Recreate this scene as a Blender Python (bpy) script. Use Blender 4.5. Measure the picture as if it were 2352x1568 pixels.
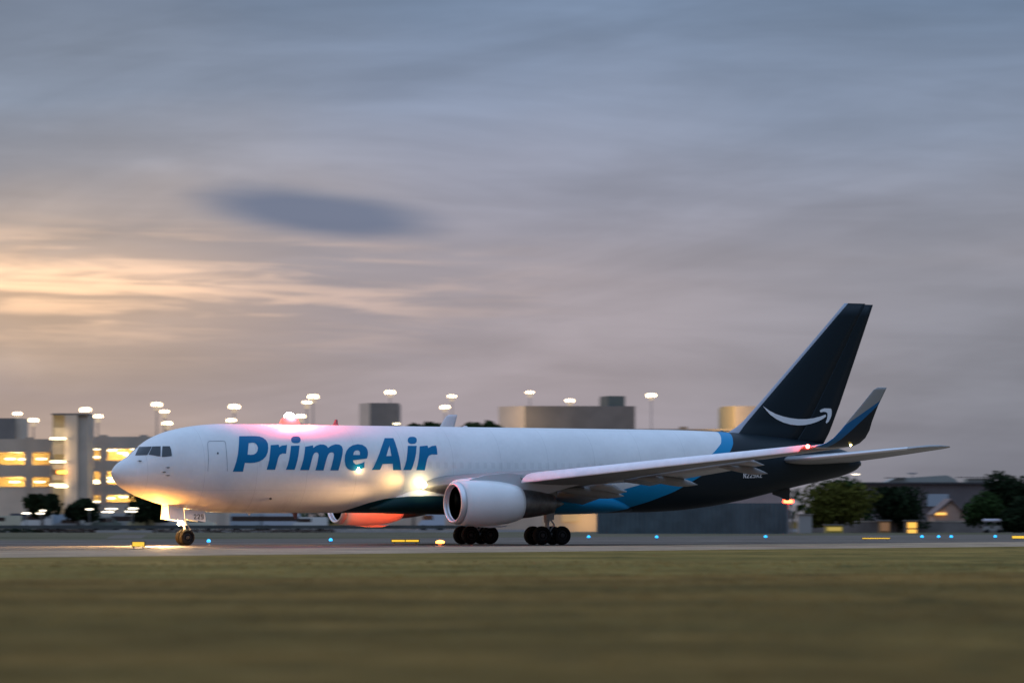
import bpy, bmesh, math, random
import numpy as np
from mathutils import Vector, Matrix
from mathutils.geometry import tessellate_polygon
for o in list(bpy.data.objects): bpy.data.objects.remove(o, do_unlink=True)
random.seed(7)
SC = bpy.context.scene
COL = SC.collection
R = math.radians

# ------------------------------------------------------------------ camera
# World frame: origin under the aircraft's nose tip, +x runs aft along the fuselage, +y to starboard.
F = 10669.7                      # focal length in pixels of a 2352 px wide picture
CX, CY = 1176.0, 784.0
CAM = Vector((-115.794, -257.318, 1.493))
YAW, PIT = 0.508609, 0.038557
FH = Vector((math.sin(YAW), math.cos(YAW), 0))
FW = Vector((math.sin(YAW)*math.cos(PIT), math.cos(YAW)*math.cos(PIT), math.sin(PIT)))
RT = Vector((math.cos(YAW), -math.sin(YAW), 0))
UP = RT.cross(FW)
cd = bpy.data.cameras.new('camera')
cam = bpy.data.objects.new('camera', cd); COL.objects.link(cam)
cam.matrix_world = Matrix((( RT.x, UP.x, -FW.x, CAM.x), (RT.y, UP.y, -FW.y, CAM.y), (RT.z, UP.z, -FW.z, CAM.z), (0, 0, 0, 1)))
cd.sensor_width = 36; cd.lens = F/2352*36; cd.clip_start = 1; cd.clip_end = 20000
cd.dof.use_dof = True; cd.dof.focus_distance = 286
cd.dof.aperture_fstop = 0.88
cd.dof.aperture_ratio = 0.34
SC.camera = cam
SC.view_settings.view_transform = 'Standard'; SC.view_settings.look = 'None'
SC.view_settings.gamma = 1; SC.view_settings.exposure = 0

def lin(r, g, b):
    f = lambda c: (c/255/12.92 if c/255 <= .04045 else ((c/255+.055)/1.055)**2.4)
    return (f(r), f(g), f(b), 1)

# ------------------------------------------------------------------ tiny node language
class N:
    """wraps a node tree; every method returns a socket"""
    def __init__(s, nt): s.nt = nt
    def node(s, t, **k):
        n = s.nt.nodes.new(t)
        for a, v in k.items(): setattr(n, a, v)
        return n
    def put(s, sock, v):
        if isinstance(v, bpy.types.NodeSocket): s.nt.links.new(v, sock)
        elif isinstance(v, tuple) and len(v) == 4 and sock.type == 'VECTOR': sock.default_value = v[:3]
        else: sock.default_value = v
    def m(s, op, a, b=0.0, c=None, clamp=False):
        n = s.node('ShaderNodeMath', operation=op, use_clamp=clamp)
        s.put(n.inputs[0], a); s.put(n.inputs[1], b)
        if c is not None: s.put(n.inputs[2], c)
        return n.outputs[0]
    def add(s, a, b): return s.m('ADD', a, b)
    def sub(s, a, b): return s.m('SUBTRACT', a, b)
    def mul(s, a, b): return s.m('MULTIPLY', a, b)
    def div(s, a, b): return s.m('DIVIDE', a, b)
    def smooth(s, x, e0, e1, o0=0.0, o1=1.0):
        n = s.node('ShaderNodeMapRange', interpolation_type='SMOOTHSTEP')
        s.put(n.inputs[0], x)
        for i, v in enumerate((e0, e1, o0, o1)): s.put(n.inputs[i+1], v)
        return n.outputs[0]
    def gauss(s, x, c, w):      # bell falloff round c
        d = s.div(s.sub(x, c), w)
        return s.m('EXPONENT', s.mul(s.mul(d, d), -1.0))
    def mix(s, f, a, b):
        n = s.node('ShaderNodeMix', data_type='RGBA')
        s.put(n.inputs[0], f); s.put(n.inputs[6], a); s.put(n.inputs[7], b)
        return n.outputs[2]
    def scale(s, col, f):
        n = s.node('ShaderNodeVectorMath', operation='SCALE')
        s.put(n.inputs[0], col); s.put(n.inputs[3], f); return n.outputs[0]
    def vadd(s, a, b):
        n = s.node('ShaderNodeVectorMath', operation='ADD')
        s.put(n.inputs[0], a); s.put(n.inputs[1], b); return n.outputs[0]
    def dot(s, a, v):
        n = s.node('ShaderNodeVectorMath', operation='DOT_PRODUCT')
        s.put(n.inputs[0], a); n.inputs[1].default_value = tuple(v); return n.outputs['Value']
    def xyz(s, x, y, z=0.0):
        n = s.node('ShaderNodeCombineXYZ')
        for i, v in enumerate((x, y, z)): s.put(n.inputs[i], v)
        return n.outputs[0]
    def noise(s, vec, sc, det=4.0, rough=.5, dist=0.0):
        n = s.node('ShaderNodeTexNoise')
        s.put(n.inputs['Vector'], vec); n.inputs['Scale'].default_value = sc
        n.inputs['Detail'].default_value = det; n.inputs['Roughness'].default_value = rough
        n.inputs['Distortion'].default_value = dist
        return n.outputs[0]
    def ramp(s, x, stops):
        n = s.node('ShaderNodeValToRGB'); cr = n.color_ramp
        s.put(n.inputs[0], x)
        cr.elements[0].position, cr.elements[0].color = stops[0]
        cr.elements[1].position, cr.elements[1].color = stops[-1]
        for p, c in stops[1:-1]:
            e = cr.elements.new(p); e.color = c
        return n.outputs[0]

# ------------------------------------------------------------------ sky: dusk overcast, glow low to the left
w = bpy.data.worlds.new('World'); SC.world = w; w.use_nodes = True
w.node_tree.nodes.clear(); n = N(w.node_tree)
tc = n.node('ShaderNodeTexCoord').outputs['Generated']
fwd = n.m('MAXIMUM', n.dot(tc, FH), 0.02)
U = n.m('MINIMUM', n.m('MAXIMUM', n.div(n.dot(tc, RT), n.mul(fwd, 0.1102)), -30.0), 30.0)   # -1..1 across the view
dz = n.dot(tc, (0, 0, 1))
V = n.div(dz, n.mul(fwd, 0.1120))                                                            # 0 horizon .. 1 top of view
V = n.m('MINIMUM', n.m('MAXIMUM', V, 0.0), 30.0)
Vc = n.m('MINIMUM', V, 1.0)
# warp so that no band is a straight line
wv = n.xyz(n.mul(U, .8), n.mul(V, 1.6), 1.3)
wn = n.sub(n.noise(wv, 1.6, 3), .5)
Vw = n.add(Vc, n.mul(wn, .16))
left = n.ramp(Vw, [(0, lin(170,154,150)), (.13, lin(188,166,152)), (.24, lin(180,162,156)), (.30, lin(194,172,158)), (.44, lin(218,186,160)), (.57, lin(188,172,164)), (.68, lin(166,165,174)), (.83, lin(138,149,168)), (1, lin(116,128,148))])
mid = n.ramp(Vw, [(0, lin(158,150,160)), (.25, lin(168,158,164)), (.45, lin(172,163,170)), (.62, lin(158,160,177)), (.80, lin(141,153,177)), (1, lin(121,140,168))])
right = n.ramp(Vw, [(0, lin(128,130,142)), (.25, lin(132,134,145)), (.5, lin(148,149,161)), (.75, lin(136,148,170)), (1, lin(114,133,160))])
Uw = n.add(U, n.mul(wn, .5))
c1 = n.mix(n.smooth(Uw, -1.0, -.05), left, mid)
c1 = n.mix(n.smooth(Uw, -.1, 1.0), c1, right)
# broad soft cloud bands rising gently to the right
bv = n.xyz(n.add(n.mul(U, .55), n.mul(V, .6)), n.sub(n.mul(V, 2.6), n.mul(U, .35)), 4.1)
b1 = n.noise(bv, 1.9, 6, .55, .5)
c1 = n.scale(c1, n.smooth(b1, .32, .68, .89, 1.11))
sv = n.xyz(n.mul(U, .9), n.add(n.mul(V, 8.0), n.mul(U, .3)), 7.7)
b2 = n.noise(sv, 1.7, 6, .55, .4)
c1 = n.scale(c1, n.smooth(b2, .3, .7, .94, 1.06))
# warm lit streaks, low left
fv = n.xyz(n.mul(U, 2.0), n.add(n.mul(V, 24.0), n.mul(U, .5)), 2.2)
fn = n.noise(fv, 1.15, 8, .6, .45)
env = n.mul(n.gauss(n.add(Vc, n.mul(wn, .06)), .45, .085), n.smooth(U, -.95, .25, 1.0, 0.0))
s1 = n.mul(n.smooth(fn, .44, .66), env)
s2 = n.mul(n.mul(n.gauss(Vc, .525, .018), n.smooth(U, -.8, -.1, 1.0, 0.0)), n.smooth(fn, .40, .62))
s3 = n.mul(n.mul(n.gauss(Vc, .475, .03), n.smooth(U, -1.1, -.45, 1.0, 0.0)), .8)
s = n.add(n.add(n.mul(s1, 1.35), n.mul(s2, .6)), s3)
c1 = n.vadd(c1, n.scale(lin(222,176,132), n.mul(s, .66)))
# grey breaks between the streaks
g = n.mul(n.mul(n.gauss(Vc, .51, .022), n.smooth(U, -1.0, -.2, 1.0, .2)), n.smooth(fn, .3, .6))
c1 = n.mix(n.mul(g, .35), c1, lin(150,140,138))
# one dark lens-shaped cloud
eu = n.div(n.add(U, .375), .245)
ev = n.div(n.sub(n.sub(V, .593), n.add(n.mul(n.add(U, .375), -.11), n.mul(wn, .05))), .052)
er = n.add(n.m('POWER', n.add(n.mul(eu, eu), n.mul(ev, ev)), .5), n.mul(n.sub(n.noise(sv, 2.3, 6, .6), .5), .55))
ed = n.smooth(er, .40, 1.25, .80, 0.0)
c1 = n.mix(ed, c1, lin(98,114,143))
# overhead and behind the viewer the sky is open, brighter and bluer
hi = n.smooth(dz, .15, .75)
back = n.smooth(n.dot(tc, FH), .35, -.45)
open_sky = n.mix(n.smooth(dz, .0, .16), (.30, .22, .20, 1), n.mix(hi, (0.13, 0.20, 0.32, 1), (0.58, 0.84, 1.30, 1)))
k = n.m('MAXIMUM', hi, back)
c1 = n.mix(k, c1, open_sky)
# the sunset side, ahead of the aircraft and out of the picture
glow = n.mul(n.smooth(n.dot(tc, (-.97, .24, 0)), .45, .98), n.gauss(dz, .05, .22))
c1 = n.vadd(c1, n.scale((.95, .62, .52, 1), n.mul(glow, .8)))
c1 = n.mix(n.smooth(dz, -.02, -.08), c1, (.05, .04, .03, 1))
sky = n.node('ShaderNodeTexSky', sky_type='NISHITA'); sky.sun_disc = False
SUN_EL = R(4); SUN_AZ = YAW - R(38)          # low, beyond the left edge of the picture
sky.sun_elevation = SUN_EL; sky.sun_rotation = SUN_AZ
bg1 = n.node('ShaderNodeBackground'); n.put(bg1.inputs[0], sky.outputs[0]); bg1.inputs[1].default_value = 0.05
bg2 = n.node('ShaderNodeBackground'); n.put(bg2.inputs[0], c1); bg2.inputs[1].default_value = 0.97
mixs = n.node('ShaderNodeMixShader'); mixs.inputs[0].default_value = .95
n.nt.links.new(bg1.outputs[0], mixs.inputs[1]); n.nt.links.new(bg2.outputs[0], mixs.inputs[2])
wo = n.node('ShaderNodeOutputWorld'); n.nt.links.new(mixs.outputs[0], wo.inputs[0])
w.cycles.sampling_method = 'MANUAL'; w.cycles.sample_map_resolution = 1024

sl = bpy.data.lights.new('sun', 'SUN'); sl.energy = .35; sl.angle = R(25); sl.color = (1, .72, .48)
so = bpy.data.objects.new('sun', sl); COL.objects.link(so)
sd = Vector((math.sin(SUN_AZ)*math.cos(SUN_EL+.15), math.cos(SUN_AZ)*math.cos(SUN_EL+.15), math.sin(SUN_EL+.15)))
so.rotation_euler = sd.to_track_quat('Z', 'Y').to_euler(); so.location = (0, 0, 60)

# ------------------------------------------------------------------ helpers
def ray(u, v): return (FW + RT*((u-CX)/F) - UP*((v-CY)/F))
def on_plane(u, v, axis, val):
    d = ray(u, v); t = (val-CAM[axis])/d[axis]; return CAM + d*t
def gp(u, v): return on_plane(u, v, 2, 0.0)          # ground point under a direction
PXM = lambda D: F/D
def LAT(u, D): return (u-CX)/F*D                      # metres right of the view axis
def HGT(v, D): return CAM.z + (1195.6-v)/F*D          # height above ground
FRAME = Matrix.Translation((CAM.x, CAM.y, 0)) @ Matrix.Rotation(-YAW, 4, 'Z')   # local x = right, y = away
MATS = {}
def mat(name, color=(.5,.5,.5), rough=.6, metal=0, emit=None, es=1.0, coat=0, var=0, vs=1.0, bump=0, bs=10, stretch=(1,1,1), spec=.5):
    if name in MATS: return MATS[name]
    m = bpy.data.materials.new(name); m.use_nodes = True; MATS[name] = m
    q = N(m.node_tree); b = m.node_tree.nodes['Principled BSDF']
    c = tuple(color)+(1,) if len(color) == 3 else color
    b.inputs['Roughness'].default_value = rough; b.inputs['Metallic'].default_value = metal
    b.inputs['Coat Weight'].default_value = coat; b.inputs['Specular IOR Level'].default_value = spec
    b.inputs['Base Color'].default_value = c
    if emit:
        b.inputs['Emission Color'].default_value = tuple(emit)+(1,); b.inputs['Emission Strength'].default_value = es
    if var or bump:
        t = q.node('ShaderNodeTexCoord').outputs['Object']
        mp = q.node('ShaderNodeMapping'); q.put(mp.inputs[0], t); mp.inputs['Scale'].default_value = stretch
        if var:
            f = q.noise(mp.outputs[0], vs, 6, .6)
            q.put(b.inputs['Base Color'], q.scale(c, q.smooth(f, .3, .7, 1-var, 1+var)))
        if bump:
            bp = q.node('ShaderNodeBump'); bp.inputs['Strength'].default_value = bump; bp.inputs['Distance'].default_value = .05
            q.put(bp.inputs['Height'], q.noise(mp.outputs[0], bs, 5)); q.put(b.inputs['Normal'], bp.outputs[0])
    return m

def tag(o, label=None, cat=None, group=None, kind=None):
    if label: o['label'] = label
    if cat: o['category'] = cat
    if group: o['group'] = group
    if kind: o['kind'] = kind
    return o
def obj(name, bm, m, parent=None, smooth=False, normals=True):
    if normals: bmesh.ops.recalc_face_normals(bm, faces=bm.faces)
    me = bpy.data.meshes.new(name); bm.to_mesh(me); bm.free()
    if smooth:
        me.polygons.foreach_set('use_smooth', [True]*len(me.polygons))
    for mm in (m if isinstance(m, (list, tuple)) else [m]): me.materials.append(mm)
    o = bpy.data.objects.new(name, me); COL.objects.link(o)
    if parent: o.parent = parent
    return o
def thing(name, label, cat, mw=None, group=None):
    o = bpy.data.objects.new(name, None); COL.objects.link(o); o.empty_display_size = 1
    if mw is not None: o.matrix_world = mw
    return tag(o, label, cat, group)
def copy_tree(o, parent=None):
    c = o.copy(); COL.objects.link(c)
    if parent: c.parent = parent
    for ch in list(o.children): copy_tree(ch, c)
    return c
def at(u, D, z=0.0, rot=0.0):
    return FRAME @ Matrix.Translation((LAT(u, D), D, z)) @ Matrix.Rotation(rot, 4, 'Z')
def box(bm, x0, x1, y0, y1, z0, z1, bevel=0):
    vs = [bm.verts.new(p) for p in ((x0,y0,z0),(x1,y0,z0),(x1,y1,z0),(x0,y1,z0),(x0,y0,z1),(x1,y0,z1),(x1,y1,z1),(x0,y1,z1))]
    fs = [bm.faces.new([vs[i] for i in f]) for f in ((3,2,1,0),(4,5,6,7),(0,1,5,4),(1,2,6,5),(2,3,7,6),(3,0,4,7))]
    if bevel:
        es = list({e for f in fs for e in f.edges})
        bmesh.ops.bevel(bm, geom=es, offset=bevel, segments=2, affect='EDGES', clamp_overlap=True)
    return vs
def bxo(name, m, parent, *b, bevel=0):
    bm = bmesh.new(); box(bm, *b, bevel=bevel); return obj(name, bm, m, parent)
def tube(bm, p0, p1, r0, r1=None, seg=12, cap=True):
    p0, p1 = Vector(p0), Vector(p1); r1 = r0 if r1 is None else r1
    q = (p1-p0).to_track_quat('Z', 'Y')
    rings = []
    for p, r in ((p0, r0), (p1, r1)):
        rings.append([bm.verts.new(p + q @ Vector((math.cos(a)*r, math.sin(a)*r, 0))) for a in [2*math.pi*i/seg for i in range(seg)]])
    for i in range(seg): bm.faces.new([rings[0][i], rings[0][(i+1)%seg], rings[1][(i+1)%seg], rings[1][i]])
    if cap:
        bm.faces.new(rings[0][::-1]); bm.faces.new(rings[1])
def loft(bm, rings, closed=True, cap=True):
    """rings: lists of points, same length"""
    vr = [[bm.verts.new(p) for p in r] for r in rings]
    k = len(vr[0])
    for a, b in zip(vr[:-1], vr[1:]):
        for i in range(k if closed else k-1):
            bm.faces.new([a[i], a[(i+1)%k], b[(i+1)%k], b[i]])
    if cap and closed:
        bm.faces.new(vr[0][::-1]); bm.faces.new(vr[-1])
    return vr
def lathe(bm, prof, cy, cz, seg=48, ax='x'):
    """prof: (x, r) pairs revolved about an axis parallel to x"""
    rings = []
    for x, r in prof:
        r = max(r, 1e-3)
        if ax == 'x': rings.append([(x, cy+math.cos(a)*r, cz+math.sin(a)*r) for a in [2*math.pi*i/seg for i in range(seg)]])
        elif ax == 'y': rings.append([(cy+math.cos(a)*r, x, cz+math.sin(a)*r) for a in [2*math.pi*i/seg for i in range(seg)]])
        else: rings.append([(cy+math.cos(a)*r, cz+math.sin(a)*r, x) for a in [2*math.pi*i/seg for i in range(seg)]])
    loft(bm, rings)
def pchip(xs, ys):
    xs = np.array(xs, float); ys = np.array(ys, float); h = np.diff(xs); d = np.diff(ys)/h
    m = np.zeros(len(xs)); m[0] = d[0]; m[-1] = d[-1]
    for i in range(1, len(xs)-1):
        if d[i-1]*d[i] > 0:
            w1 = 2*h[i]+h[i-1]; w2 = h[i]+2*h[i-1]; m[i] = (w1+w2)/(w1/d[i-1]+w2/d[i])
    def f(x):
        i = int(np.clip(np.searchsorted(xs, x)-1, 0, len(xs)-2)); t = (x-xs[i])/h[i]; t = min(max(t, 0), 1)
        return (1+2*t)*(1-t)**2*ys[i] + t*(1-t)**2*h[i]*m[i] + t*t*(3-2*t)*ys[i+1] + t*t*(t-1)*h[i]*m[i+1]
    return f

# ================================================================== THE AIRCRAFT
# ---- livery: boundaries of the blue and the navy field are drawn as curves z(x)
def livery(name, white=(.80,.80,.79), fin=False):
    m = bpy.data.materials.new(name); m.use_nodes = True
    q = N(m.node_tree); b = m.node_tree.nodes['Principled BSDF']
    t = q.node('ShaderNodeTexCoord').outputs['Object']
    sp = q.node('ShaderNodeSeparateXYZ'); q.put(sp.inputs[0], t)
    X, Z = sp.outputs[0], sp.outputs[2]
    def curve(pts):
        fc = q.node('ShaderNodeFloatCurve'); c = fc.mapping.curves[0]
        q.put(fc.inputs[1], q.div(X, 60.0))
        c.points[0].location = (0, pts[0][1]/20); c.points[1].location = (1, pts[-1][1]/20)
        for x, z in pts: c.points.new(x/60, z/20)
        for p in c.points: p.handle_type = 'VECTOR'
        fc.mapping.update(); return q.mul(fc.outputs[0], 20.0)
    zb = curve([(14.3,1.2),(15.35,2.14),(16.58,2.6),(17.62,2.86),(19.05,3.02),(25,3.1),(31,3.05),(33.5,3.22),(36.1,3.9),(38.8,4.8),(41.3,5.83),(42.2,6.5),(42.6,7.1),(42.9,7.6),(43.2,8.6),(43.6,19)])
    zd = curve([(32,1.2),(34.06,2.06),(35.25,2.24),(36.77,2.73),(38.4,3.36),(40.5,4.5),(42.0,5.4),(42.75,6.0),(43.25,6.6),(43.5,7.2),(44.3,7.62),(45.0,8.25),(45.6,9.5),(46.2,19)])
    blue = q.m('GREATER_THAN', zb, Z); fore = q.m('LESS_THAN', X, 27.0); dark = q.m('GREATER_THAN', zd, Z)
    f = q.noise(t, .35, 6, .6); f2 = q.noise(t, 4.0, 4, .6)
    wv = q.mul(q.smooth(f, .3, .7, .93, 1.03), q.smooth(f2, .3, .75, .97, 1.01))
    # faint joints between skin panels
    jx = q.m('ABSOLUTE', q.sub(q.m('FRACT', q.div(X, 3.4)), .5))
    jz = q.m('ABSOLUTE', q.sub(Z, 3.35))
    j = q.m('MAXIMUM', q.m('LESS_THAN', jx, .0035), q.m('LESS_THAN', jz, .010))
    plug = q.mul(q.m('LESS_THAN', q.m('ABSOLUTE', q.sub(q.m('FRACT', q.div(X, .56)), .5)), .24), q.m('LESS_THAN', q.m('ABSOLUTE', q.sub(Z, 4.95)), .19))
    plug = q.mul(plug, q.mul(q.m('GREATER_THAN', X, 8.6), q.m('LESS_THAN', X, 41.0)))     # sealed cabin windows, barely visible
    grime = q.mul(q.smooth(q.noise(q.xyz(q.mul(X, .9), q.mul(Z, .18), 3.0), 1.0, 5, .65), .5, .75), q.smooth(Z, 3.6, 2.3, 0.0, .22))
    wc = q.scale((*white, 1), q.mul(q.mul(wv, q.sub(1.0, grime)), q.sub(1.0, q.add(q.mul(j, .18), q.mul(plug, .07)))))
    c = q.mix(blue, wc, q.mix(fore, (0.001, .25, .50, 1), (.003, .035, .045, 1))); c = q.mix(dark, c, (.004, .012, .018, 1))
    if fin:   # bare metal leading edge
        le = q.sub(X, q.add(q.mul(q.sub(Z, 7.99), 1.0013), 44.95))
        c = q.mix(q.m('LESS_THAN', le, .24), c, (.34, .38, .44, 1))
    q.put(b.inputs['Base Color'], c)
    b.inputs['Roughness'].default_value = .42; b.inputs['Specular IOR Level'].default_value = .22
    return m
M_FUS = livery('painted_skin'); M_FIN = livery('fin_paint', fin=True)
M_WHITE = mat('white_paint', (.78,.78,.77), .4, coat=.3, var=.04, vs=.8)
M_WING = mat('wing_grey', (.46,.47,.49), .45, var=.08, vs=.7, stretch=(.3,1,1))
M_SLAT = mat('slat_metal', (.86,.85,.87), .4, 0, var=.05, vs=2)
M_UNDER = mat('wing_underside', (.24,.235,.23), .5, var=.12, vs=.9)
M_STEEL = mat('polished_steel', (.72,.72,.73), .4, .6)
M_CORE = mat('burnt_metal', (.16,.16,.155), .42, .8, var=.2, vs=3)
M_DARK = mat('dark_cavity', (.02,.02,.02), .7)
M_RUB = mat('tyre_rubber', (.010,.010,.011), .85, bump=.3, bs=30, spec=.15)
M_GEAR = mat('gear_paint', (.40,.40,.40), .5, var=.1, vs=6)
M_BLUE = mat('blue_lettering', (.001,.155,.33), .5, spec=.15)
M_GREY = mat('seam_grey', (.24,.26,.29), .6)
M_MARK = mat('white_marking', (.75,.75,.76), .5)
M_GLASS = mat('cockpit_glass', (.012,.014,.018), .06, spec=.7)
def lamp_mat(name, col, s): return mat(name, (.1,.1,.1), .4, emit=col, es=s)

jet = thing('cargo_jet', 'white twin-engine cargo jet with blue lettering and navy tail rolling on the taxiway', 'airliner')

ST = [ # x, top, bottom, half width
(-.05,4.42,4.36,.04),(.02,4.60,4.15,.22),(.12,4.74,3.98,.36),(.3,4.93,3.74,.56),(.6,5.14,3.49,.80),(1.0,5.37,3.27,1.06),(1.37,5.66,3.09,1.26),(1.8,6.03,2.92,1.46),(2.3,6.38,2.76,1.65),(2.9,6.68,2.58,1.84),(3.6,6.93,2.40,2.02),(4.4,7.12,2.24,2.18),
(5.2,7.26,2.13,2.30),(6.2,7.37,2.04,2.41),(7.4,7.43,1.99,2.49),(9,7.43,1.98,2.515),(20,7.41,1.99,2.515),(34,7.38,2.03,2.515),(37,7.37,2.04,2.50),(39.4,7.36,2.13,2.44),(42,7.31,2.39,2.28),(44.4,7.22,2.77,2.06),
(47.2,7.02,3.36,1.70),(49.5,6.76,3.84,1.36),(51.5,6.44,4.22,1.02),(52.6,6.18,4.47,.80),(53.3,5.95,4.69,.62),(53.75,5.68,4.92,.42),(53.97,5.38,5.16,.16)]
fT = pchip([s[0] for s in ST], [s[1] for s in ST]); fB = pchip([s[0] for s in ST], [s[2] for s in ST]); fWd = pchip([s[0] for s in ST], [s[3] for s in ST])
def fpoint(x, a, off=0.0):
    t, b, wd = fT(x), fB(x), fWd(x); zc = (t+b)/2; h = (t-b)/2
    return Vector((x, math.cos(a)*(wd+off), zc+math.sin(a)*(h+off)))
xs = sorted(set([s[0] for s in ST] + list(np.linspace(-.05, .3, 8)) + list(np.linspace(.3, 9, 50)) + list(np.linspace(9, 36, 30)) + list(np.linspace(36, 53.3, 40)) + list(np.linspace(53.3, 53.97, 8))))
bm = bmesh.new()
loft(bm, [[fpoint(x, 2*math.pi*i/96) for i in range(96)] for x in xs])
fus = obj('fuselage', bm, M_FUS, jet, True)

def hit(u, v, off=.015, fallback=True):
    """point where the line of sight meets the fuselage skin"""
    d = ray(u, v)
    def f(t):
        P = CAM + d*t
        x = P.x
        if x < -.05 or x > 53.9: return 9
        tt, b, wd = fT(x), fB(x), fWd(x)
        return (P.y/(wd+off))**2 + ((P.z-(tt+b)/2)/((tt-b)/2+off))**2 - 1
    t0 = (-4-CAM.y)/d.y; t1 = (0-CAM.y)/d.y
    best = None; prev = f(t0); N_ = 60
    for i in range(1, N_+1):
        t = t0+(t1-t0)*i/N_; c = f(t)
        if c <= 0 < prev or (best is None and c <= 0):
            a, bb = t0+(t1-t0)*(i-1)/N_, t
            for _ in range(30):
                mm = (a+bb)/2
                if f(mm) > 0: a = mm
                else: bb = mm
            return CAM + d*bb
        prev = c
    return CAM + d*t1
def decal(name, polys, m, parent, mapper, sx=20, sy=2.5, mirror=False, both=False):
    """polys: [[outer, hole, ...], ...] in picture units, projected onto a surface and given a body of a few mm"""
    bm = bmesh.new()
    for loops in polys:
        tb = bmesh.new()
        flat = [Vector((x, y, 0)) for l in loops for x, y in l]
        vs = [tb.verts.new(p) for p in flat]
        for tri in tessellate_polygon([[Vector((x, y, 0)) for x, y in l] for l in loops]):
            try: tb.faces.new([vs[i] for i in tri])
            except ValueError: pass
        x0, x1 = min(p.x for p in flat), max(p.x for p in flat); y0, y1 = min(p.y for p in flat), max(p.y for p in flat)
        y = y0+sy*.37
        while y < y1:
            bmesh.ops.bisect_plane(tb, geom=tb.verts[:]+tb.edges[:]+tb.faces[:], plane_co=(0, y, 0), plane_no=(0, 1, 0)); y += sy
        x = x0+sx*.43
        while x < x1:
            bmesh.ops.bisect_plane(tb, geom=tb.verts[:]+tb.edges[:]+tb.faces[:], plane_co=(x, 0, 0), plane_no=(1, 0, 0)); x += sx
        tb.verts.index_update()
        P = [mapper(v_.co.x, v_.co.y) for v_ in tb.verts]
        for sg in ((1, -1) if both else ((-1,) if mirror else (1,))):
            nv = [bm.verts.new((p.x, p.y*sg, p.z)) for p in P]
            for f_ in tb.faces:
                try: bm.faces.new([nv[v_.index] for v_ in f_.verts])
                except ValueError: pass
        tb.free()
    o = obj(name, bm, m, parent, normals=True)
    return o
# ---- lettering, outlines in the coordinates of an enlarged side view
def tr(ox, oy, k):
    return lambda pts: [((ox+x*k)*.6125, (oy+y*k)*.6125) for x, y in pts]
def round_poly(p, it=1):
    for _ in range(it):
        q = []
        for i in range(len(p)):
            a, b = p[i], p[(i+1)%len(p)]
            q += [(a[0]*.8+b[0]*.2, a[1]*.8+b[1]*.2), (a[0]*.2+b[0]*.8, a[1]*.2+b[1]*.8)]
        p = q
    return p
T = tr(850, 1600, .3614)
ell = lambda cx, cy, rx, ry, k=20: [(cx+rx*math.copysign(abs(math.cos(a))**.8, math.cos(a)), cy+ry*math.copysign(abs(math.sin(a))**.8, math.sin(a))) for a in [2*math.pi*i/k for i in range(k)]]
glyphs = [
 [[(130,95),(290,94),(340,98),(378,112),(410,138),(428,172),(432,215),(426,262),(408,304),(378,336),(338,358),(290,370),(235,373),(190,371),(180,415),(170,463),(63,463),(82,415),(100,360),(118,280),(126,190)],
  [(228,168),(262,161),(292,165),(314,184),(325,215),(320,248),(304,272),(280,286),(248,289),(217,286),(222,235)]],
 [[(457,188),(540,183),(546,208),(575,192),(627,186),(617,276),(580,274),(552,288),(536,318),(526,360),(515,400),(503,443),(415,443),(428,400),(442,340),(450,270)]],
 [ell(718,132,49,36)], [[(668,195),(757,192),(748,275),(735,345),(720,400),(705,443),(615,443),(632,400),(648,340),(660,265)]],
 [[(815,205),(895,190),(899,217),(930,194),(970,181),(1008,182),(1035,194),(1052,216),(1088,192),(1130,179),(1168,182),(1194,198),(1206,230),(1202,280),(1190,340),(1175,400),(1160,450),(1075,450),(1092,395),(1108,325),(1114,285),(1106,266),(1087,262),(1068,268),(1050,292),(1036,335),(1020,395),(1005,450),(920,450),(938,390),(950,325),(955,288),(947,267),(928,262),(908,272),(894,300),(882,345),(868,400),(855,447),(762,447),(780,395),(797,335),(808,270)]],
 [[(1467,265),(1465,295),(1456,326),(1312,346),(1318,372),(1340,387),(1372,385),(1400,376),(1430,362),(1428,422),(1380,444),(1330,455),(1290,450),(1256,432),(1234,400),(1225,350),(1228,295),(1243,248),(1270,212),(1310,189),(1360,178),(1408,185),(1445,209),(1462,238)],
  [(1315,290),(1318,265),(1333,246),(1355,240),(1374,245),(1384,262),(1382,290)]],
 [[(1640,115),(1730,115),(1750,165),(1772,235),(1792,315),(1805,385),(1812,447),(1728,447),(1725,380),(1618,385),(1604,420),(1590,445),(1505,445),(1527,412),(1555,350),(1585,275),(1612,195)],
  [(1690,192),(1701,250),(1710,300),(1657,302),(1673,245)]],
 [ell(1926,138,47,37)], [[(1880,195),(1972,195),(1965,275),(1952,340),(1935,400),(1915,447),(1832,447),(1850,405),(1866,345),(1875,270)]],
 [[(2003,200),(2085,192),(2091,217),(2130,197),(2172,192),(2182,225),(2187,286),(2130,284),(2098,298),(2082,330),(2070,385),(2055,450),(1968,447),(1982,395),(1995,325),(2001,260)]],
]
decal('lettering', [[T(l) for l in g_] for g_ in glyphs], M_BLUE, fus, lambda u, v: hit(u, v, .015), sx=18, sy=2.0)
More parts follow.
